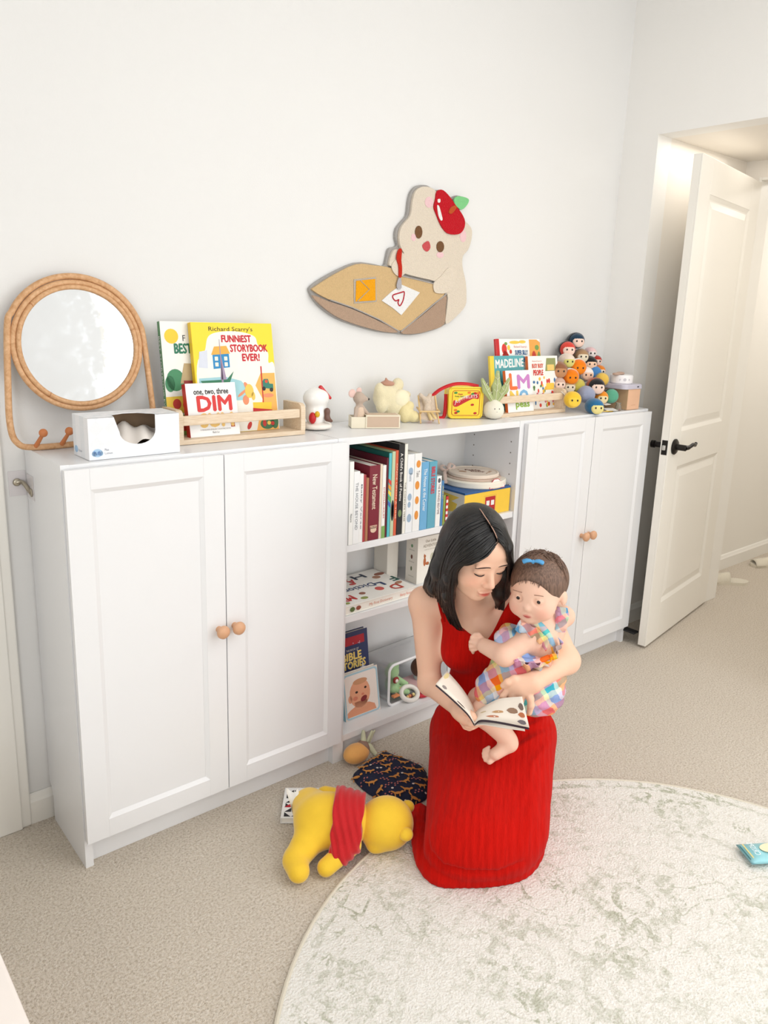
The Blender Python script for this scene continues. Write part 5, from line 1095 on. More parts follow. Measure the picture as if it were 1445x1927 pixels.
lettering(pk, 'CRISPS', (-.024, .026, .020, .036), FP, (240, 248, 250)); prints(pk, [rrect(-.027, .027, .009, .0125, .0005)], ((0, 0, .0235),)+FP[1:], (240, 214, 130)); prints(pk, [ell2(0, .085, .020, .040)], FP, (246, 232, 196)); prints(pk, [rrect(-.027, .027, .002, .005, .0005)], ((0, 0, .0185),)+FP[1:], (30, 110, 120))
# slippers in the hall
SLP = mat((226, 218, 200), .95, .06, 90., .6, 300., 0, 0, .4)
for lab, (u, v), rz in (('cream open toe slipper lying just behind the open door', (1364, 1097), -.68), ('cream slipper half out of view further down the hall', (1452, 1066), -.68)):
    c = Q(u, v, 0); t = thing('slipper', lab, 'slipper', tuple(c), rz, group='pair of cream house slippers')
    s_ = MB(); s_.prism([tuple(q) for q in bez([(-.13, .0), (-.10, .040), (0, .042), (.09, .040), (.13, .0), (.09, -.040), (0, -.036), (-.10, -.042)], 5, True)], .016, ((0, 0, 0), (1, 0, 0), (0, 1, 0), (0, 0, 1))); s_.build('sole', SLP, t)
    V = []; F = []
    for i in range(9):
        for j in range(13):
            a = i/8; b2 = PI*j/12; x = -.115+.13*a; V.append((x, .047*math.cos(b2)*(.75+.25*math.sin(PI*min(1, a+.35))), .010+(.030+.026*a)*math.sin(b2)))
    for i in range(8):
        for j in range(12): F.append((i*13+j, i*13+j+1, (i+1)*13+j+1, (i+1)*13+j))
    o = pyd('upper', V, F, SLP, t, True); md = o.modifiers.new('th', 'SOLIDIFY'); md.thickness = .006
# ------------------------------------------------------------------ people
LAT = np.array([NV[1], -NV[0], 0]); FWD = -NV; UP = np.array([0, 0, 1.])
BM = np.stack([LAT, FWD, UP], 1)
cR, cU, cT = CAM_R[0], -CAM_R[1], -CAM_R[2]
def frame(f, u):
    f = np.array(f, float); f /= np.linalg.norm(f); u = np.array(u, float); u -= f*(u@f); u /= np.linalg.norm(u); x = np.cross(f, u); return np.stack([x, f, u], 1)
def cam3(a, b, c): return cR*a+cU*b+cT*c
def skin_mat(base, lip, blush):
    m, nt, b, tc = nodes('skin')
    at = nt.nodes.new('ShaderNodeVertexColor'); at.layer_name = 'tint'
    sp = nt.nodes.new('ShaderNodeSeparateColor'); nt.links.new(at.outputs[0], sp.inputs[0])
    n = noise(nt, tc.outputs['Object'], 60, 3); c = mixc(nt, n, tuple(lin(base)[i]*.97 for i in range(3))+(1,), base)
    c = mixc(nt, sp.outputs[1], c, blush); c = mixc(nt, sp.outputs[0], c, lip)
    nt.links.new(c, b.inputs['Base Color']); b.inputs['Roughness'].default_value = .5; b.inputs['Specular IOR Level'].default_value = .35
    b.inputs['Subsurface Weight'].default_value = .12; b.inputs['Subsurface Radius'].default_value = (1, .4, .25); b.inputs['Subsurface Scale'].default_value = .006
    return m
def tint(o, red, green):
    me = o.data; a = me.color_attributes.new('tint', 'FLOAT_COLOR', 'POINT')
    z = np.zeros((len(me.vertices), 4), np.float32); z[:, 0] = red; z[:, 1] = green; z[:, 3] = 1; a.data.foreach_set('color', z.ravel())
def gauss(P, c, r): return np.exp(-(((P-np.array(c))/np.array(r))**2).sum(1))

WO = Q(915, 1560, 0); WO[2] = .0118
wm = thing('person', 'woman in a red sleeveless dress kneeling on the rug and reading', 'person', tuple(WO))
# --- head frame
HC = W(893, 1040, 2.00)
HM = frame(cam3(.42, -.55, .72), cam3(.22, .80, .50))
def H(x, y, z): return HC+HM@np.array([x, y, z])
shR, shL = W(798, 1133, 2.14), W(1000, 1098, 2.17)
elR, wrR = W(809, 1286, 2.09), W(866, 1335, 1.92)
elL, wrL = W(1066, 1243, 2.00), W(1003, 1284, 1.88)
neck = W(893, 1140, 2.12)
s = SDF(.0028)
# torso
s.ell(W(905, 1200, 2.15), (.125, .078, .105), BM, .03)
s.ell(W(912, 1290, 2.17), (.108, .080, .11), BM, .05)
s.ell(W(925, 1350, 2.18), (.135, .10, .09), BM, .05)
s.ell(W(866, 1225, 2.10), (.052, .050, .054), BM, .03); s.ell(W(938, 1218, 2.11), (.052, .050, .054), BM, .03); s.ell(W(968, 1172, 2.15), (.055, .055, .07), BM, .03)
s.cap(shR, W(870, 1140, 2.14), .040, .046, .04); s.cap(shL, W(925, 1122, 2.15), .040, .046, .04)
s.cap(W(885, 1150, 2.14), W(905, 1180, 2.10), .05, .05, .04)
# collar bones
s.cap(W(835, 1126, 2.095), W(885, 1150, 2.085), .0075, .007, .02); s.cap(W(912, 1148, 2.085), W(955, 1115, 2.11), .0075, .007, .02)
# neck
s.cap(W(888, 1160, 2.13), H(0, -.030, -.070), .046, .044, .03)
# skull and face
s.ell(H(0, -.012, .036), (.074, .093, .084), HM, .02)
s.ell(H(0, .022, -.030), (.061, .066, .080), HM, .03)
s.ell(H(0, .045, -.076), (.034, .034, .028), HM, .03); s.ell(H(0, .066, -.091), (.017, .014, .012), HM, .02)
s.ell(H(0, .050, .050), (.056, .040, .045), HM, .03)
for x in (-1, 1):
    s.ell(H(x*.036, .054, -.036), (.026, .024, .024), HM, .025)
    s.ell(H(x*.031, .0765, .004), (.018, .012, .011), HM, .010)                 # closed lid
    s.ell(H(x*.031, .083, .022), (.022, .007, .006), HM, .014)                  # brow ridge
    s.sph(H(x*.0115, .0945, -.036), .0072, .007)                                # nostril wing
    s.ell(H(x*.074, -.012, -.006), (.008, .016, .028), HM, .006)                # ear
s.cap(H(0, .083, .006), H(0, .104, -.030), .0070, .0098, .012)
s.ell(H(0, .0905, -.0605), (.023, .0085, .0055), HM, .006); s.ell(H(0, .0885, -.0715), (.019, .0085, .0062), HM, .006)
s.ell(H(0, .0985, -.0662), (.020, .0045, .0013), HM, .004, -1)
# arms
s.cap(shR, elR, .041, .033, .03); s.cap(elR, wrR, .033, .0235, .02)
s.cap(shL, elL, .041, .034, .03); s.cap(elL, wrL, .034, .024, .02)
# right hand round the booklet spine (image left)
def fing(P, r0, r1, k=.004):
    for i in range(len(P)-1):
        a, b_ = r0+(r1-r0)*i/(len(P)-1), r0+(r1-r0)*(i+1)/(len(P)-1); s.cap(W(*P[i]), W(*P[i+1]), a, b_, k)
s.cap(wrR, W(874, 1343, 1.895), .024, .026, .015); s.cap(W(868, 1338, 1.905), W(884, 1350, 1.895), .022, .022, .015)
fing([(872, 1334, 1.890), (880, 1340, 1.870), (889, 1347, 1.855), (893, 1352, 1.850)], .0115, .0085)     # thumb on the page
fing([(878, 1349, 1.890), (890, 1355, 1.870), (902, 1357, 1.860), (912, 1357, 1.865)], .0105, .0080)       # index under the spine
fing([(874, 1354, 1.890), (886, 1361, 1.870), (897, 1362, 1.865), (905, 1361, 1.870)], .0105, .0080)
fing([(872, 1357, 1.905), (880, 1365, 1.890), (889, 1367, 1.885), (896, 1365, 1.890)], .0100, .0076)
fing([(870, 1358, 1.920), (876, 1367, 1.910), (883, 1370, 1.905), (889, 1369, 1.910)], .0090, .0070)
# left hand reaching over the baby to the page (image right)
s.cap(wrL, W(985, 1290, 1.880), .024, .025, .015)
s.ell(W(975, 1293, 1.875), (.034, .018, .030), BM, .02)
fing([(992, 1300, 1.870), (998, 1315, 1.862), (999, 1328, 1.860), (996, 1341, 1.862)], .0105, .0078)        # index
fing([(979, 1305, 1.868), (979, 1319, 1.862), (976, 1331, 1.870), (972, 1337, 1.880)], .0105, .0080)
fing([(966, 1306, 1.868), (962, 1318, 1.865), (957, 1328, 1.875), (953, 1332, 1.885)], .0102, .0078)
fing([(954, 1300, 1.872), (947, 1310, 1.870), (942, 1318, 1.880), (939, 1322, 1.890)], .0092, .0070)
fing([(985, 1280, 1.880), (968, 1278, 1.870), (955, 1284, 1.865), (947, 1290, 1.870)], .0115, .0085)         # thumb
V, Fq = s.mesh(); V = relax(V, Fq, 1, .4)
Vl = (V-HC)@HM
dl = gauss(Vl, (0, .093, -.066), (.021, .02, .0095)); lips = np.clip(dl*1.6-.35, 0, 1)
bl = .45*(gauss(Vl, (-.040, .07, -.030), (.022, .03, .018))+gauss(Vl, (.040, .07, -.030), (.022, .03, .018)))+.3*gauss(Vl, (0, .105, -.033), (.016, .02, .012))
SKIN = skin_mat((246, 199, 171), (198, 92, 80), (232, 150, 122))
bd_ = npmesh('body', V-WO, Fq, SKIN, wm); tint(bd_, lips, np.clip(bl, 0, 1))
# lashes and brows
LASH = mat((36, 26, 24), .6)
for x in (-1, 1):
    e = MB(); e.tube([H(x*(.031-.017*q), .0885-.006*abs(q)**2-.004*(q < 0)*q*q, -.0025-.0035*(1-q*q)) - WO for q in np.linspace(-1, 1, 11)], [.0005]+[.0016]*9+[.0005], 6); e.build('eyelashes', LASH, wm, True)
    e = MB(); e.tube([H(x*(.032-.021*q), .0925-.010*(q < 0)*q*q-.001*q*q, .0215+.0035*(1-q*q)-.004*(q < 0)*q*q) - WO for q in np.linspace(-1, 1, 11)], [.0008]+[.0026]*9+[.0014], 6, flat=.6); e.build('eyebrow', mat((58, 40, 34), .7), wm, True)
# --- hair
def hair_mat(c1, c2, rough=.32):
    m, nt, b, tc = nodes('hair'); v = mapping(nt, tc.outputs['Object'], (260, 260, 18)); n = noise(nt, v, 1., 3, .6)
    nt.links.new(ramp(nt, n, [(.35, c1), (.7, c2)]), b.inputs['Base Color']); b.inputs['Roughness'].default_value = rough; b.inputs['Specular IOR Level'].default_value = .5
    bump_(nt, b, n, .5, .002); return m
HAIR = hair_mat((7, 6, 7), (19, 16, 16), .38)
s = SDF(.0032)
s.ell(H(0, -.016, .038), (.083, .099, .093), HM, .02)
s.cap(H(0, -.07, -.02), W(885, 1125, 2.20), .06, .045, .04)
s.ell(H(-.006, .100, -.046), (.050, .080, .100), HM, .012, -1)
s.ell(H(-.006, .070, -.10), (.046, .09, .07), HM, .012, -1)
for L, R_ in (([(850, 1030, 2.0), (836, 1070, 2.03), (820, 1105, 2.09), (812, 1118, 2.12)], (.040, .034, .022, .010)), ([(862, 1050, 1.95), (850, 1085, 1.965), (844, 1120, 2.005), (848, 1155, 2.04)], (.024, .020, .015, .007)), ([(945, 1030, 2.0), (948, 1075, 2.03), (942, 1115, 2.06), (938, 1138, 2.08)], (.030, .028, .022, .010))):
    for i in range(3): s.cap(W(*L[i]), W(*L[i+1]), R_[i], R_[i+1], .02)
s.cap(W(940, 1014, 1.938), W(951, 1034, 1.945), .014, .015, .01); s.cap(W(938, 1000, 1.962), W(952, 1028, 1.960), .020, .020, .01); s.cap(W(951, 1038, 1.950), W(957, 1062, 1.985), .013, .014, .01)
V, Fq = s.mesh(); V = relax(V, Fq, 1); npmesh('hair', V-WO, Fq, HAIR, wm)
rs = np.random.default_rng(5); st_ = MB()
GL = [[(938, 1019, 1.920), (916, 1047, 1.888), (888, 1061, 1.885), (864, 1066, 1.900), (856, 1092, 1.930), (853, 1130, 1.975), (862, 1168, 2.015), (876, 1192, 2.03)],
      [(931, 1002, 1.920), (896, 1030, 1.880), (868, 1050, 1.890), (849, 1072, 1.920), (844, 1100, 1.955), (843, 1135, 2.00), (850, 1166, 2.035), (864, 1190, 2.045)],
      [(922, 986, 1.930), (880, 1008, 1.890), (852, 1038, 1.910), (838, 1072, 1.950), (834, 1105, 1.985), (836, 1130, 2.01), (840, 1155, 2.035), (846, 1176, 2.045)],
      [(912, 971, 1.950), (868, 992, 1.920), (842, 1030, 1.945), (829, 1068, 1.985), (824, 1096, 2.02), (821, 1112, 2.05), (820, 1120, 2.07), (820, 1127, 2.085)],
      [(903, 958, 1.975), (862, 977, 1.960), (834, 1020, 1.985), (818, 1064, 2.02), (810, 1094, 2.06), (806, 1110, 2.09), (804, 1118, 2.11), (803, 1125, 2.12)],
      [(896, 951, 2.010), (858, 968, 2.020), (828, 1014, 2.035), (811, 1060, 2.06), (801, 1090, 2.10), (797, 1104, 2.13), (795, 1111, 2.15), (794, 1117, 2.16)]]
GR = [[(938, 1019, 1.914), (947, 1027, 1.914), (955, 1045, 1.932), (957, 1072, 1.968), (953, 1100, 2.01), (950, 1125, 2.04), (948, 1142, 2.06), (948, 1150, 2.065)],
      [(922, 986, 1.924), (942, 999, 1.924), (956, 1026, 1.945), (958, 1062, 1.985), (950, 1100, 2.04), (943, 1125, 2.065), (939, 1140, 2.075), (938, 1148, 2.08)],
      [(905, 960, 1.970), (932, 974, 1.985), (951, 1010, 2.015), (952, 1060, 2.05), (942, 1100, 2.085), (932, 1125, 2.10), (926, 1138, 2.11), (924, 1144, 2.11)]]
def strands(G, cnt, w0=.0016, w1=.0036):
    G = [[W(*q) for q in g] for g in G]
    for _ in range(cnt):
        f = rs.uniform(0, len(G)-1); i = min(int(f), len(G)-2); f -= i; cut = rs.uniform(.90, 1.0)
        P = bez([G[i][k]*(1-f)+G[i+1][k]*f+rs.normal(0, .0012, 3)+cT*rs.uniform(-.004, .002) for k in range(8)], 4)
        P = P[:max(8, int(len(P)*cut))]; n_ = len(P); r0 = rs.uniform(w0, w1)
        st_.tube([p-WO for p in P], [r0*min(1, .35+i2/6)*min(1, (n_-i2)/9+.08) for i2 in range(n_)], 6, flat=.7)
strands(GL, 330); strands(GL[:3], 90); strands(GR, 190); strands(GR[:2], 70)
o = st_.build('hair_strands', HAIR, wm, 'all'); o['kind'] = 'stuff'
RX, RY, RZ = .086, .102, .097; hc0 = np.array([0, -.016, .038])
e = MB(); e.tube([p-WO for p in bez([W(896, 951, 2.004), W(904, 959, 1.968), W(912, 971, 1.944), W(922, 986, 1.924), W(931, 1002, 1.914), W(938, 1019, 1.914)], 4)], .0016, 6, flat=.4); e.build('hair_parting', mat((170, 134, 116), .6), wm, True)
# --- dress
def crinkle(col):
    m, nt, b, tc = nodes('crinkle_cloth'); v = mapping(nt, mapping(nt, tc.outputs['Object'], (1, 1, 1), (0, 0, math.radians(47.5))), (190, 22, 16))
    n = noise(nt, v, 1., 4, .6); n2 = noise(nt, tc.outputs['Object'], 700, 2)
    c = lin(col); nt.links.new(ramp(nt, n, [(.3, tuple(x*.88 for x in c[:3])+(1,)), (.7, tuple(min(1, x*1.1) for x in c[:3])+(1,))]), b.inputs['Base Color'])
    b.inputs['Roughness'].default_value = .85; b.inputs['Sheen Weight'].default_value = .04; b.inputs['Specular IOR Level'].default_value = .06
    bump_(nt, b, math_(nt, 'ADD', n, math_(nt, 'MULTIPLY', n2, .3)), .55, .004); return m
DRESS = crinkle((194, 20, 12))
s = SDF(.0030)
s.ell(W(905, 1200, 2.15), (.125, .078, .105), BM, .03); s.ell(W(912, 1290, 2.17), (.108, .080, .11), BM, .05); s.ell(W(925, 1350, 2.18), (.135, .10, .09), BM, .05)
s.ell(W(866, 1225, 2.10), (.052, .050, .054), BM, .03); s.ell(W(938, 1218, 2.11), (.052, .050, .054), BM, .03)
s.cap(shR, W(870, 1140, 2.14), .040, .046, .04); s.cap(shL, W(925, 1122, 2.15), .040, .046, .04); s.cap(W(885, 1150, 2.14), W(905, 1180, 2.10), .05, .05, .04); s.ell(W(968, 1172, 2.15), (.055, .055, .07), BM, .03)
O0 = W(905, 1200, 2.15)
npt = [(800, 1225, 2.10), (824, 1184, 2.085), (833, 1158, 2.07), (872, 1188, 2.05), (913, 1211, 2.045), (945, 1166, 2.06), (966, 1128, 2.08), (990, 1140, 2.1), (1012, 1175, 2.12)]
nS = [float((W(*q)-O0)@LAT) for q in npt]; nZ = [float(W(*q)[2]) for q in npt]
s.clip(lambda X, Y, Z: (Z-np.interp((X-O0[0])*LAT[0]+(Y-O0[1])*LAT[1], nS, nZ))*.8)
V, Fq = s.mesh(.0045); V = relax(V, Fq, 2); npmesh('bodice', V-WO, Fq, DRESS, wm)
for L in ([(836, 1172, 2.065), (829, 1148, 2.078), (824, 1122, 2.098), (824, 1106, 2.13), (832, 1104, 2.17)], [(964, 1146, 2.075), (962, 1112, 2.092), (958, 1084, 2.105), (954, 1070, 2.13), (950, 1068, 2.17)]):
    e = MB(); e.tube([p-WO for p in bez([W(*q)+UP*.004+FWD*.004 for q in L], 5)], .0058, 8, flat=.4); e.build('strap', DRESS, wm, True)
s = SDF(.0042)
kR, kL = Q(858, 1584, .085), Q(950, 1578, .085)
s.ell(W(925, 1330, 2.18), (.128, .098, .05), BM, .03)
s.ell(W(928, 1375, 2.22), (.150, .135, .13), BM, .06)
s.cap(W(875, 1385, 2.17), kR, .108, .080, .08); s.cap(W(975, 1385, 2.17), kL, .108, .080, .08)
s.cap((kR+kL)/2, W(930, 1400, 2.15), .085, .10, .08)
for k_ in (kR, kL): s.cap(k_-UP*.035, k_-FWD*.36-UP*.035, .055, .06, .06)
s.cap(W(990, 1385, 2.12), Q(985, 1560, .10), .07, .06, .06)
hem = [(790, 1528, .030), (790, 1575, .030), (800, 1620, .026), (826, 1650, .022), (870, 1654, .020), (925, 1652, .020), (975, 1640, .020), (1003, 1610, .024), (1014, 1570, .03)]
hp_ = [Q(*q) for q in hem]; hb2 = bez(hp_, 4)
for i in range(len(hb2)-1): s.cap(hb2[i], hb2[i+1], .024, .024, .006)
V, Fq = s.mesh(); V = relax(V, Fq, 2)
N = vnormals(V, Fq); sl_ = (V-WO)@LAT; fl_ = (V-WO)@FWD
wv = np.sin(sl_*37+2.2*np.sin(fl_*9+1.3)); fold = .0042*np.sin(sl_*88+2.6*np.sin(fl_*11+sl_*8))*wv*np.clip((V[:, 2]-.20)/.10, 0, 1)+.0007*np.sin(sl_*330+3*np.sin(fl_*17+V[:, 2]*21))
d_ = V-CAM_C; pc = d_@CAM_R.T; pu, pv = FPX*pc[:, 0]/pc[:, 2]+PU, FPX*pc[:, 1]/pc[:, 2]+PV; fr_ = np.clip((N@cT)*2, 0, 1)
def crease(L, amp, w):
    best = np.full(len(V), 1e9); tt = np.zeros(len(V))
    for i in range(len(L)-1):
        (x0, y0), (x1, y1) = L[i], L[i+1]; ex, ey = x1-x0, y1-y0; q = np.clip(((pu-x0)*ex+(pv-y0)*ey)/(ex*ex+ey*ey), 0, 1)
        d = np.hypot(pu-x0-q*ex, pv-y0-q*ey); m_ = d < best; best[m_] = d[m_]; tt[m_] = ((i+q)/(len(L)-1))[m_]
    return amp*np.exp(-(best/w)**2)*np.sin(PI*np.clip(tt*.9+.05, 0, 1))**.5*fr_
for L, amp, w_ in (([(1038, 1372), (990, 1398), (930, 1438)], .008, 7), ([(1038, 1392), (1002, 1436), (988, 1500)], .006, 7), ([(1030, 1352), (985, 1372), (950, 1388)], .006, 5), ([(832, 1378), (852, 1450), (846, 1530)], .006, 8), ([(812, 1410), (818, 1500), (826, 1570)], .005, 7), ([(880, 1372), (892, 1420), (900, 1470)], .005, 7), ([(1010, 1450), (1000, 1540), (985, 1600)], .004, 9), ([(798, 1560), (806, 1600), (830, 1630), (880, 1643), (940, 1643), (985, 1622)], -.010, 5)): fold = fold+crease(L, amp, w_)
V = V+N*fold[:, None]; V[:, 2] = np.maximum(V[:, 2], .0125)
npmesh('skirt', V-WO, Fq, DRESS, wm)
e = MB(); e.tube([p-WO for p in bez([W(835, 1312, 2.12), W(870, 1320, 2.085), W(925, 1326, 2.078), W(985, 1326, 2.09), W(1030, 1322, 2.13)], 6)], .007, 8, flat=.6); e.build('waist_seam', DRESS, wm, True)

# ------------------------------------------------------------------ baby
BO_ = W(1000, 1340, 1.99)
bb_ = thing('person', 'baby in a plaid romper with a blue hair bow sitting on the lap', 'person', tuple(BO_))
BC = W(1012, 1104, 1.97); BH = frame(cam3(-.50, -.32, .80), cam3(-.05, .93, .36))
def B(x, y, z): return BC+BH@np.array([x, y, z])
s = SDF(.0026)
s.ell(B(0, -.010, .012), (.070, .080, .070), BH, .02); s.ell(B(0, .030, -.030), (.055, .048, .046), BH, .03)
for x in (-1, 1):
    s.sph(B(x*.032, .046, -.040), .026, .02); s.ell(B(x*.070, -.006, -.022), (.008, .015, .020), BH, .006)
    s.ell(B(x*.028, .070, -.006), (.013, .008, .009), BH, .008, -1)
    s.sph(B(x*.028, .061, -.006), .0105, .004)
s.ell(B(0, .076, -.026), (.0085, .009, .0075), BH, .008); s.ell(B(0, .050, -.066), (.024, .022, .016), BH, .015)
s.ell(B(0, .073, -.047), (.014, .006, .004), BH, .005); s.ell(B(0, .071, -.053), (.012, .006, .004), BH, .005)
s.cap(B(0, -.015, -.05), W(1022, 1190, 1.985), .036, .042, .02)
ch_, pe_ = W(1012, 1215, 1.985), W(1000, 1290, 2.0)
s.cap(ch_, pe_, .058, .062, .03); s.cap(W(1002, 1196, 1.95), W(1042, 1180, 2.02), .036, .034, .03)
s.cap(W(1002, 1196, 1.945), W(950, 1234, 1.905), .030, .027, .02); s.cap(W(950, 1234, 1.905), W(912, 1216, 1.965), .027, .021, .012)
s.ell(W(902, 1209, 1.985), (.020, .016, .017), BM, .01)
def fng(P, r, k=.003):
    for i in range(len(P)-1): s.cap(W(*P[i]), W(*P[i+1]), r, r*.92, k)
fng([(896, 1203, 1.985), (889, 1199, 1.99), (887, 1205, 2.00)], .0062); fng([(893, 1209, 1.98), (886, 1208, 1.985), (885, 1214, 1.995)], .0060); fng([(893, 1216, 1.98), (886, 1217, 1.985), (886, 1222, 1.995)], .0058); fng([(897, 1221, 1.98), (890, 1224, 1.985), (890, 1228, 1.995)], .0052); fng([(906, 1200, 1.985), (900, 1194, 1.985), (893, 1194, 1.99)], .0064)
s.cap(W(1042, 1176, 2.03), W(1062, 1160, 2.06), .026, .027, .015); s.cap(W(1062, 1160, 2.06), W(1040, 1135, 2.14), .026, .021, .012)
s.cap(W(990, 1305, 1.98), W(915, 1340, 1.93), .050, .040, .02); s.cap(W(915, 1344, 1.925), W(955, 1390, 1.925), .037, .025, .015)
s.cap(W(1000, 1310, 2.03), W(905, 1318, 2.02), .048, .040, .02)
s.sph(W(961, 1399, 1.925), .020, .012); s.cap(W(957, 1402, 1.922), W(932, 1419, 1.905), .020, .017, .012)
for i, (u, v, r_) in enumerate(((921, 1433, .0085), (914, 1430, .0068), (911, 1424, .0062), (910, 1418, .0058), (911, 1412, .0054))): s.cap(W(u+9, v-6, 1.903+.004*i), W(u, v, 1.896+.006*i), r_*.9, r_, .0022)
V, Fq = s.mesh(); V = relax(V, Fq, 1, .4); Vl = (V-BC)@BH
BSK = skin_mat((244, 200, 176), (216, 112, 104), (238, 160, 140))
o = npmesh('body', V-BO_, Fq, BSK, bb_)
tint(o, np.clip(gauss(Vl, (0, .076, -.050), (.013, .02, .007))*1.5-.4, 0, 1), np.clip(.6*(gauss(Vl, (-.036, .06, -.038), (.02, .03, .018))+gauss(Vl, (.036, .06, -.038), (.02, .03, .018))), 0, 1))
for x in (-1, 1):
    MB().ell(B(x*.028, .0655, -.006)-BO_, (.0068, .0068, .0068), 12, 8).build('eye', mat((40, 26, 22), .15), bb_, 'all')
    e = MB(); e.tube([B(x*(.029-.012*q), .0765-.005*q*q, .014+.003*(1-q*q)-.0010*q)-BO_ for q in np.linspace(-1, 1, 7)], .0010, 6); e.build('eyebrow', mat((150, 112, 92), .8), bb_, True)
e = MB(); e.tube([B(.013*q, .0785-.004*q*q, -.0515+.0045*q*q)-BO_ for q in np.linspace(-1, 1, 9)], [.0006]+[.0011]*7+[.0006], 6); e.build('mouth', mat((176, 78, 72), .5), bb_, True)
BHAIR = hair_mat((84, 62, 50), (138, 106, 88), .5)
s = SDF(.0028); s.ell(B(0, -.014, .016), (.0755, .085, .0745), BH, .01); s.cap(B(.03, -.055, -.02), B(.02, -.06, -.060), .026, .014, .02); s.cap(B(-.03, -.055, -.02), B(-.02, -.06, -.055), .026, .014, .02)
s.ell(B(0, .088, -.028), (.064, .076, .074), BH, .012, -1); s.ell(B(0, .02, -.09), (.11, .07, .06), BH, .01, -1)
for x in (-1, 1): s.ell(B(x*.080, .0, -.028), (.020, .024, .030), BH, .006, -1)
V, Fq = s.mesh(); V = relax(V, Fq, 1); npmesh('hair', V-BO_, Fq, BHAIR, bb_)
wi = MB(); rs = np.random.default_rng(9)
for i in range(150):
    a = rs.uniform(-1.5, 1.5); b2 = rs.uniform(-.75, 1.0); d = np.array([math.sin(a)*math.cos(b2*.6), -math.cos(a)*.5*rs.uniform(-.2, 1)*math.cos(b2*.3), .4+.6*math.cos(a)*math.cos(b2)]); d /= np.linalg.norm(d)
    p0 = np.array([.074*d[0], -.014+.083*d[1], .016+.073*d[2]]); ax2 = np.array([math.copysign(.5, d[0]) if abs(d[0]) > .1 else .1, .25, -.75]); ax2 -= d*(ax2@d); ax2 /= np.linalg.norm(ax2)
    P = [B(*(p0+d*.002+ax2*q*.030+d*(.003*math.sin(q*2.5)-.012*q*q))) for q in np.linspace(0, 1, 6)]
    wi.tube([p-BO_ for p in P], [.0009, .0013, .0013, .0011, .0008, .0003], 5)
for i in range(40):
    a = rs.uniform(-1.2, 1.2); P = [B(.05*math.sin(a)*(1+.06*q), -.014+rs.uniform(-.03, .03)*.4, .014+.0745*math.sqrt(1-(.66*math.sin(a))**2)+.011*q+rs.uniform(-.003, .003)) for q in (0, .5, 1, 1.5)]
    P = [p+LAT*.006*i2*rs.uniform(-.5, .7) for i2, p in enumerate(P)]; wi.tube([p-BO_ for p in P], [.0005, .00045, .0003, .0001], 5)
for i in range(90):
    x = rs.uniform(-.052, .052); z1 = .052-.35*abs(x)-rs.uniform(.0, .012); dx = rs.uniform(-.006, .006); P = []
    for q in np.linspace(0, 1, 5):
        xx, zz = x+dx*q, .068-.25*abs(x)+(z1-.068+.25*abs(x))*q; P.append(B(xx, -.008+.0805*math.sqrt(max(.02, 1-(xx/.0715)**2-((zz-.012)/.072)**2)), zz))
    wi.tube([p-BO_ for p in P], [.0012, .0012, .0010, .0007, .0003], 5)
o = wi.build('hair_wisps', BHAIR, bb_, 'all'); o['kind'] = 'stuff'
BLUE = mat((82, 156, 208), .7, .06, 120.); bwc = W(1003, 1057, 1.925); e = MB()
for sd in (-1, 1): e.tube([bwc+LAT*sd*q*.026+UP*(.004*math.sin(q*3)-.003*q)-BO_ for q in (0, .3, .6, .9, 1)], [.004, .0075, .0095, .0105, .009], 10, flat=.55)
e.build('hair_bow', BLUE, bb_, True); e = MB(); e.ell(bwc-BO_, (.005, .005, .0055)); e.build('hair_bow_knot', BLUE, bb_, True)
# --- plaid romper
def plaid():
    m, nt, b, tc = nodes('plaid_cotton'); v = mapping(nt, tc.outputs['Object'], (1, 1, 1), (.35, .5, math.radians(47.5)))
    nz = noise(nt, tc.outputs['Object'], 18, 2); sx = nt.nodes.new('ShaderNodeSeparateXYZ'); nt.links.new(v, sx.inputs[0])
    def stripes(c, off, cols):
        q = math_(nt, 'FRACT', math_(nt, 'ADD', math_(nt, 'MULTIPLY', math_(nt, 'ADD', c, math_(nt, 'MULTIPLY', nz, .035)), 6.6), off))
        return ramp(nt, q, cols, 'CONSTANT')
    A = [(0, (244, 130, 70)), (.16, (250, 224, 120)), (.24, (120, 200, 206)), (.42, (216, 206, 236)), (.52, (240, 140, 160)), (.68, (250, 236, 190)), (.76, (90, 160, 210)), (.92, (236, 236, 240))]
    A2 = [(0, (150, 190, 220)), (.18, (244, 236, 232)), (.28, (248, 200, 90)), (.36, (236, 130, 110)), (.54, (190, 180, 220)), (.70, (240, 236, 200)), (.80, (90, 190, 180)), (.90, (240, 170, 180))]
    zx = math_(nt, 'ADD', sx.outputs[2], math_(nt, 'MULTIPLY', sx.outputs[1], .5))
    c = mixc(nt, .5, stripes(sx.outputs[0], .13, A), stripes(zx, .4, A2))
    hs = nt.nodes.new('ShaderNodeHueSaturation'); hs.inputs['Saturation'].default_value = 1.12; nt.links.new(c, hs.inputs['Color'])
    nt.links.new(hs.outputs[0], b.inputs['Base Color']); b.inputs['Roughness'].default_value = .85; b.inputs['Specular IOR Level'].default_value = .2
    bump_(nt, b, noise(nt, mapping(nt, tc.outputs['Object'], (60, 60, 25)), 1., 3), .5, .006); return m
PLD = plaid()
s = SDF(.0030)
s.ell(W(985, 1288, 1.965), (.098, .078, .070), BM, .04); s.ell(W(935, 1300, 1.955), (.060, .060, .055), BM, .04); s.ell(W(1012, 1300, 1.99), (.072, .072, .066), BM, .04)
s.cap(W(978, 1222, 1.965), W(980, 1270, 1.965), .060, .075, .04); s.ell(W(958, 1205, 1.975), (.040, .045, .042), BM, .03)
s.ell(W(1020, 1262, 1.99), (.062, .066, .035), BM, .03)
O1 = W(985, 1250, 1.97)
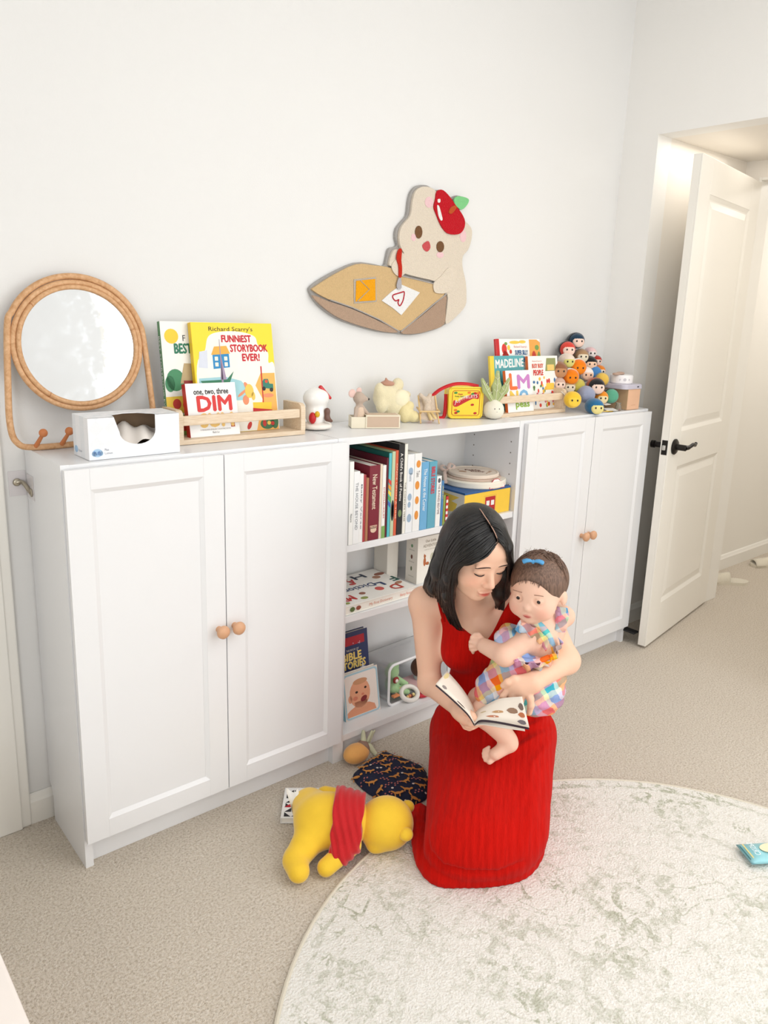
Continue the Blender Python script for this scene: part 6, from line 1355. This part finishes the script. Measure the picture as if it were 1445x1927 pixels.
rp = [(900, 1200, 1.96), (935, 1186, 1.95), (962, 1190, 1.94), (985, 1204, 1.92), (1000, 1238, 1.91), (1030, 1240, 1.93), (1065, 1215, 1.98)]
rS = [float((W(*q)-O1)@LAT) for q in rp]; rZ = [float(W(*q)[2]) for q in rp]
s.clip(lambda X, Y, Z: (Z-np.interp((X-O1[0])*LAT[0]+(Y-O1[1])*LAT[1], rS, rZ))*.8)
V, Fq = s.mesh(); V = relax(V, Fq, 2); N = vnormals(V, Fq); a_ = (V-O1)@LAT; z_ = V[:, 2]-O1[2]; f_ = (V-O1)@FWD
V = V+N*(.0032*np.sin(a_*120+40*z_+2*np.sin(f_*50))*(.4+.6*np.exp(-(z_/.03)**2))+.002*np.sin(z_*170+a_*60))[:, None]
npmesh('romper', V-BO_, Fq, PLD, bb_)
def ruffle(name, L, w, amp, freq, up):
    C_ = bez([W(*q) for q in L], 14); V = []; F = []; up = np.array(up, float); d = 0.
    for i, p in enumerate(C_):
        if i: d += np.linalg.norm(p-C_[i-1])
        t = C_[min(i+1, len(C_)-1)]-C_[max(i-1, 0)]; t /= np.linalg.norm(t)+1e-9; n_ = np.cross(t, up); n_ /= np.linalg.norm(n_)+1e-9
        for j in range(4): V.append(p+up*w*(j/3-.4)+n_*amp*math.sin(d*freq+j*.4)*(.25+.75*abs(j/3-.4)*2)-BO_)
    for i in range(len(C_)-1):
        for j in range(3): F.append((i*4+j, i*4+j+1, i*4+j+5, i*4+j+4))
    o = pyd(name, V, F, PLD, bb_, True); md = o.modifiers.new('th', 'SOLIDIFY'); md.thickness = .0018; md.offset = 0; return o
def strap(L, r): e = MB(); e.tube([p-BO_ for p in bez([W(*q) for q in L], 6)], r, 8, flat=.5); e.build('romper_strap', PLD, bb_, True)
strap([(974, 1188, 1.925), (985, 1170, 1.925), (1008, 1172, 1.925), (1028, 1190, 1.93), (1040, 1215, 1.94), (1042, 1240, 1.95)], .010)
strap([(1048, 1148, 1.97), (1049, 1165, 1.965), (1045, 1190, 1.96), (1036, 1215, 1.95), (1022, 1238, 1.94)], .0075)
ruffle('ruffle', [(978, 1180, 1.918), (992, 1186, 1.912), (1006, 1194, 1.910), (1020, 1206, 1.912), (1030, 1218, 1.918)], .036, .007, 230, .75*UP+.25*LAT)
ruffle('ruffle', [(1055, 1142, 1.965), (1058, 1156, 1.962), (1055, 1172, 1.958), (1051, 1190, 1.955)], .028, .006, 230, LAT)
ruffle('ruffle', [(968, 1246, 1.895), (990, 1254, 1.888), (1012, 1256, 1.892), (1034, 1246, 1.905), (1050, 1226, 1.93), (1054, 1208, 1.945)], .030, .007, 210, UP*.8+FWD*.4)
strap([(962, 1236, 1.90), (985, 1242, 1.893), (1010, 1244, 1.895), (1034, 1236, 1.91)], .010)

# ------------------------------------------------------------------ booklet held open
bko = W(893, 1362, 1.840)
bk = thing('booklet', 'open picture booklet with drawn animals held by the kneeling woman', 'booklet', tuple(bko))
PAGE = mat((242, 230, 216), .6, .03, 30.)
def leafsurf(near, far, off, n=12):
    A = bez([W(*q)+off for q in near], 6); C2 = bez([W(*q)+off for q in far], 6); m = min(len(A), len(C2)); V = []; F = []
    for i in range(m):
        for j in range(5): V.append(A[i]*(1-j/4)+C2[i]*(j/4)-bko)
    for i in range(m-1):
        for j in range(4): F.append((i*5+j, i*5+j+1, i*5+j+6, i*5+j+5))
    return V, F, m
LN = [(893, 1362, 1.840), (880, 1342, 1.840), (850, 1313, 1.845), (820, 1287, 1.855)]; LF_ = [(893, 1342, 1.900), (887, 1324, 1.900), (868, 1294, 1.905), (841, 1263, 1.915)]
RN = [(893, 1362, 1.840), (905, 1354, 1.830), (940, 1358, 1.820), (996, 1369, 1.820)]; RF_ = [(893, 1342, 1.890), (908, 1331, 1.872), (940, 1315, 1.850), (982, 1311, 1.832)]
def page(name, near, far, off, m_=PAGE, th_=.0022):
    V, F, m = leafsurf(near, far, off); o = pyd(name, V, F, m_, bk, True); md = o.modifiers.new('th', 'SOLIDIFY'); md.thickness = th_; md.offset = 0; return V, m
Vl_, ml_ = page('page_block', LN, LF_, np.zeros(3)); Vr_, mr_ = page('page_block', RN, RF_, np.zeros(3))
page('page_block', [(893, 1363, 1.840), (910, 1362, 1.833), (945, 1368, 1.823), (988, 1374, 1.823)], [(893, 1344, 1.900), (910, 1340, 1.890), (940, 1326, 1.870), (980, 1320, 1.850)], -UP*.003)
COVER = mat((58, 44, 56), .4, .05)
page('cover', [(q[0], q[1]+1, q[2]) for q in LN], [(q[0], q[1]+1, q[2]) for q in LF_], -UP*.004-LAT*.001, COVER, .0012); page('cover', RN, RF_, -UP*.0065, COVER, .0012)
def onpage(Vp, m, a, c):
    i = a*(m-1); i0 = min(int(i), m-2); j = c*4; j0 = min(int(j), 3); fi, fj = i-i0, j-j0; g = lambda x, y: np.array(Vp[x*5+y])
    return (g(i0, j0)*(1-fi)+g(i0+1, j0)*fi)*(1-fj)+(g(i0, j0+1)*(1-fi)+g(i0+1, j0+1)*fi)*fj
def pprint(Vp, m, quads, col, name='print', n=10):
    mbq = MB()
    for (a0, a1, c0, c1) in quads:
        if n == 4: L = [(a0+(a1-a0)*k/8, c0) for k in range(9)]+[(a1-(a1-a0)*k/8, c1) for k in range(9)]
        else: L = [((a0+a1)/2+(a1-a0)/2*math.cos(2*PI*k/n)*(1+.15*math.sin(3*k)), (c0+c1)/2+(c1-c0)/2*math.sin(2*PI*k/n)) for k in range(n)]
        P = [onpage(Vp, m, *q) for q in L]; q0 = sum(P)/len(P); nr_ = np.cross(P[len(P)//4]-q0, P[len(P)//2]-q0); nr_ /= np.linalg.norm(nr_)+1e-9
        if nr_ @ cT < 0: nr_ = -nr_
        k = len(P); mbq.add([p+nr_*.0019 for p in P]+[p+nr_*.0010 for p in P], [tuple(range(k))]+[(i, (i+1) % k, k+(i+1) % k, k+i) for i in range(k)])
    return pyd(name, mbq.v, mbq.f, mat(col, .6, .1), bk)
for q in [(.35, .85, .25+.09*k, .27+.09*k) for k in range(6)]: pprint(Vl_, ml_, [q], (190, 184, 178), 'text_line', 4)
pprint(Vl_, ml_, [(.90, .98, .55, .95)], (226, 206, 150)); pprint(Vl_, ml_, [(.80, .88, .08, .25)], (150, 140, 136)); pprint(Vl_, ml_, [(.42, .58, .04, .10)], (80, 50, 46))
for q, c in (((.55, .72, .38, .50), (196, 150, 104)), ((.45, .66, .16, .27), (190, 120, 88)), ((.76, .88, .40, .62), (150, 116, 92)), ((.90, .98, .55, .80), (120, 100, 90)), ((.88, .97, .30, .48), (188, 110, 70)), ((.86, .96, .06, .22), (110, 100, 104)), ((.30, .44, .50, .58), (206, 186, 150))): pprint(Vr_, mr_, [q], c)
for k in range(3): pprint(Vr_, mr_, [(.50, .80, .70+.07*k, .72+.07*k)], (196, 180, 170), 'text_line', 4)
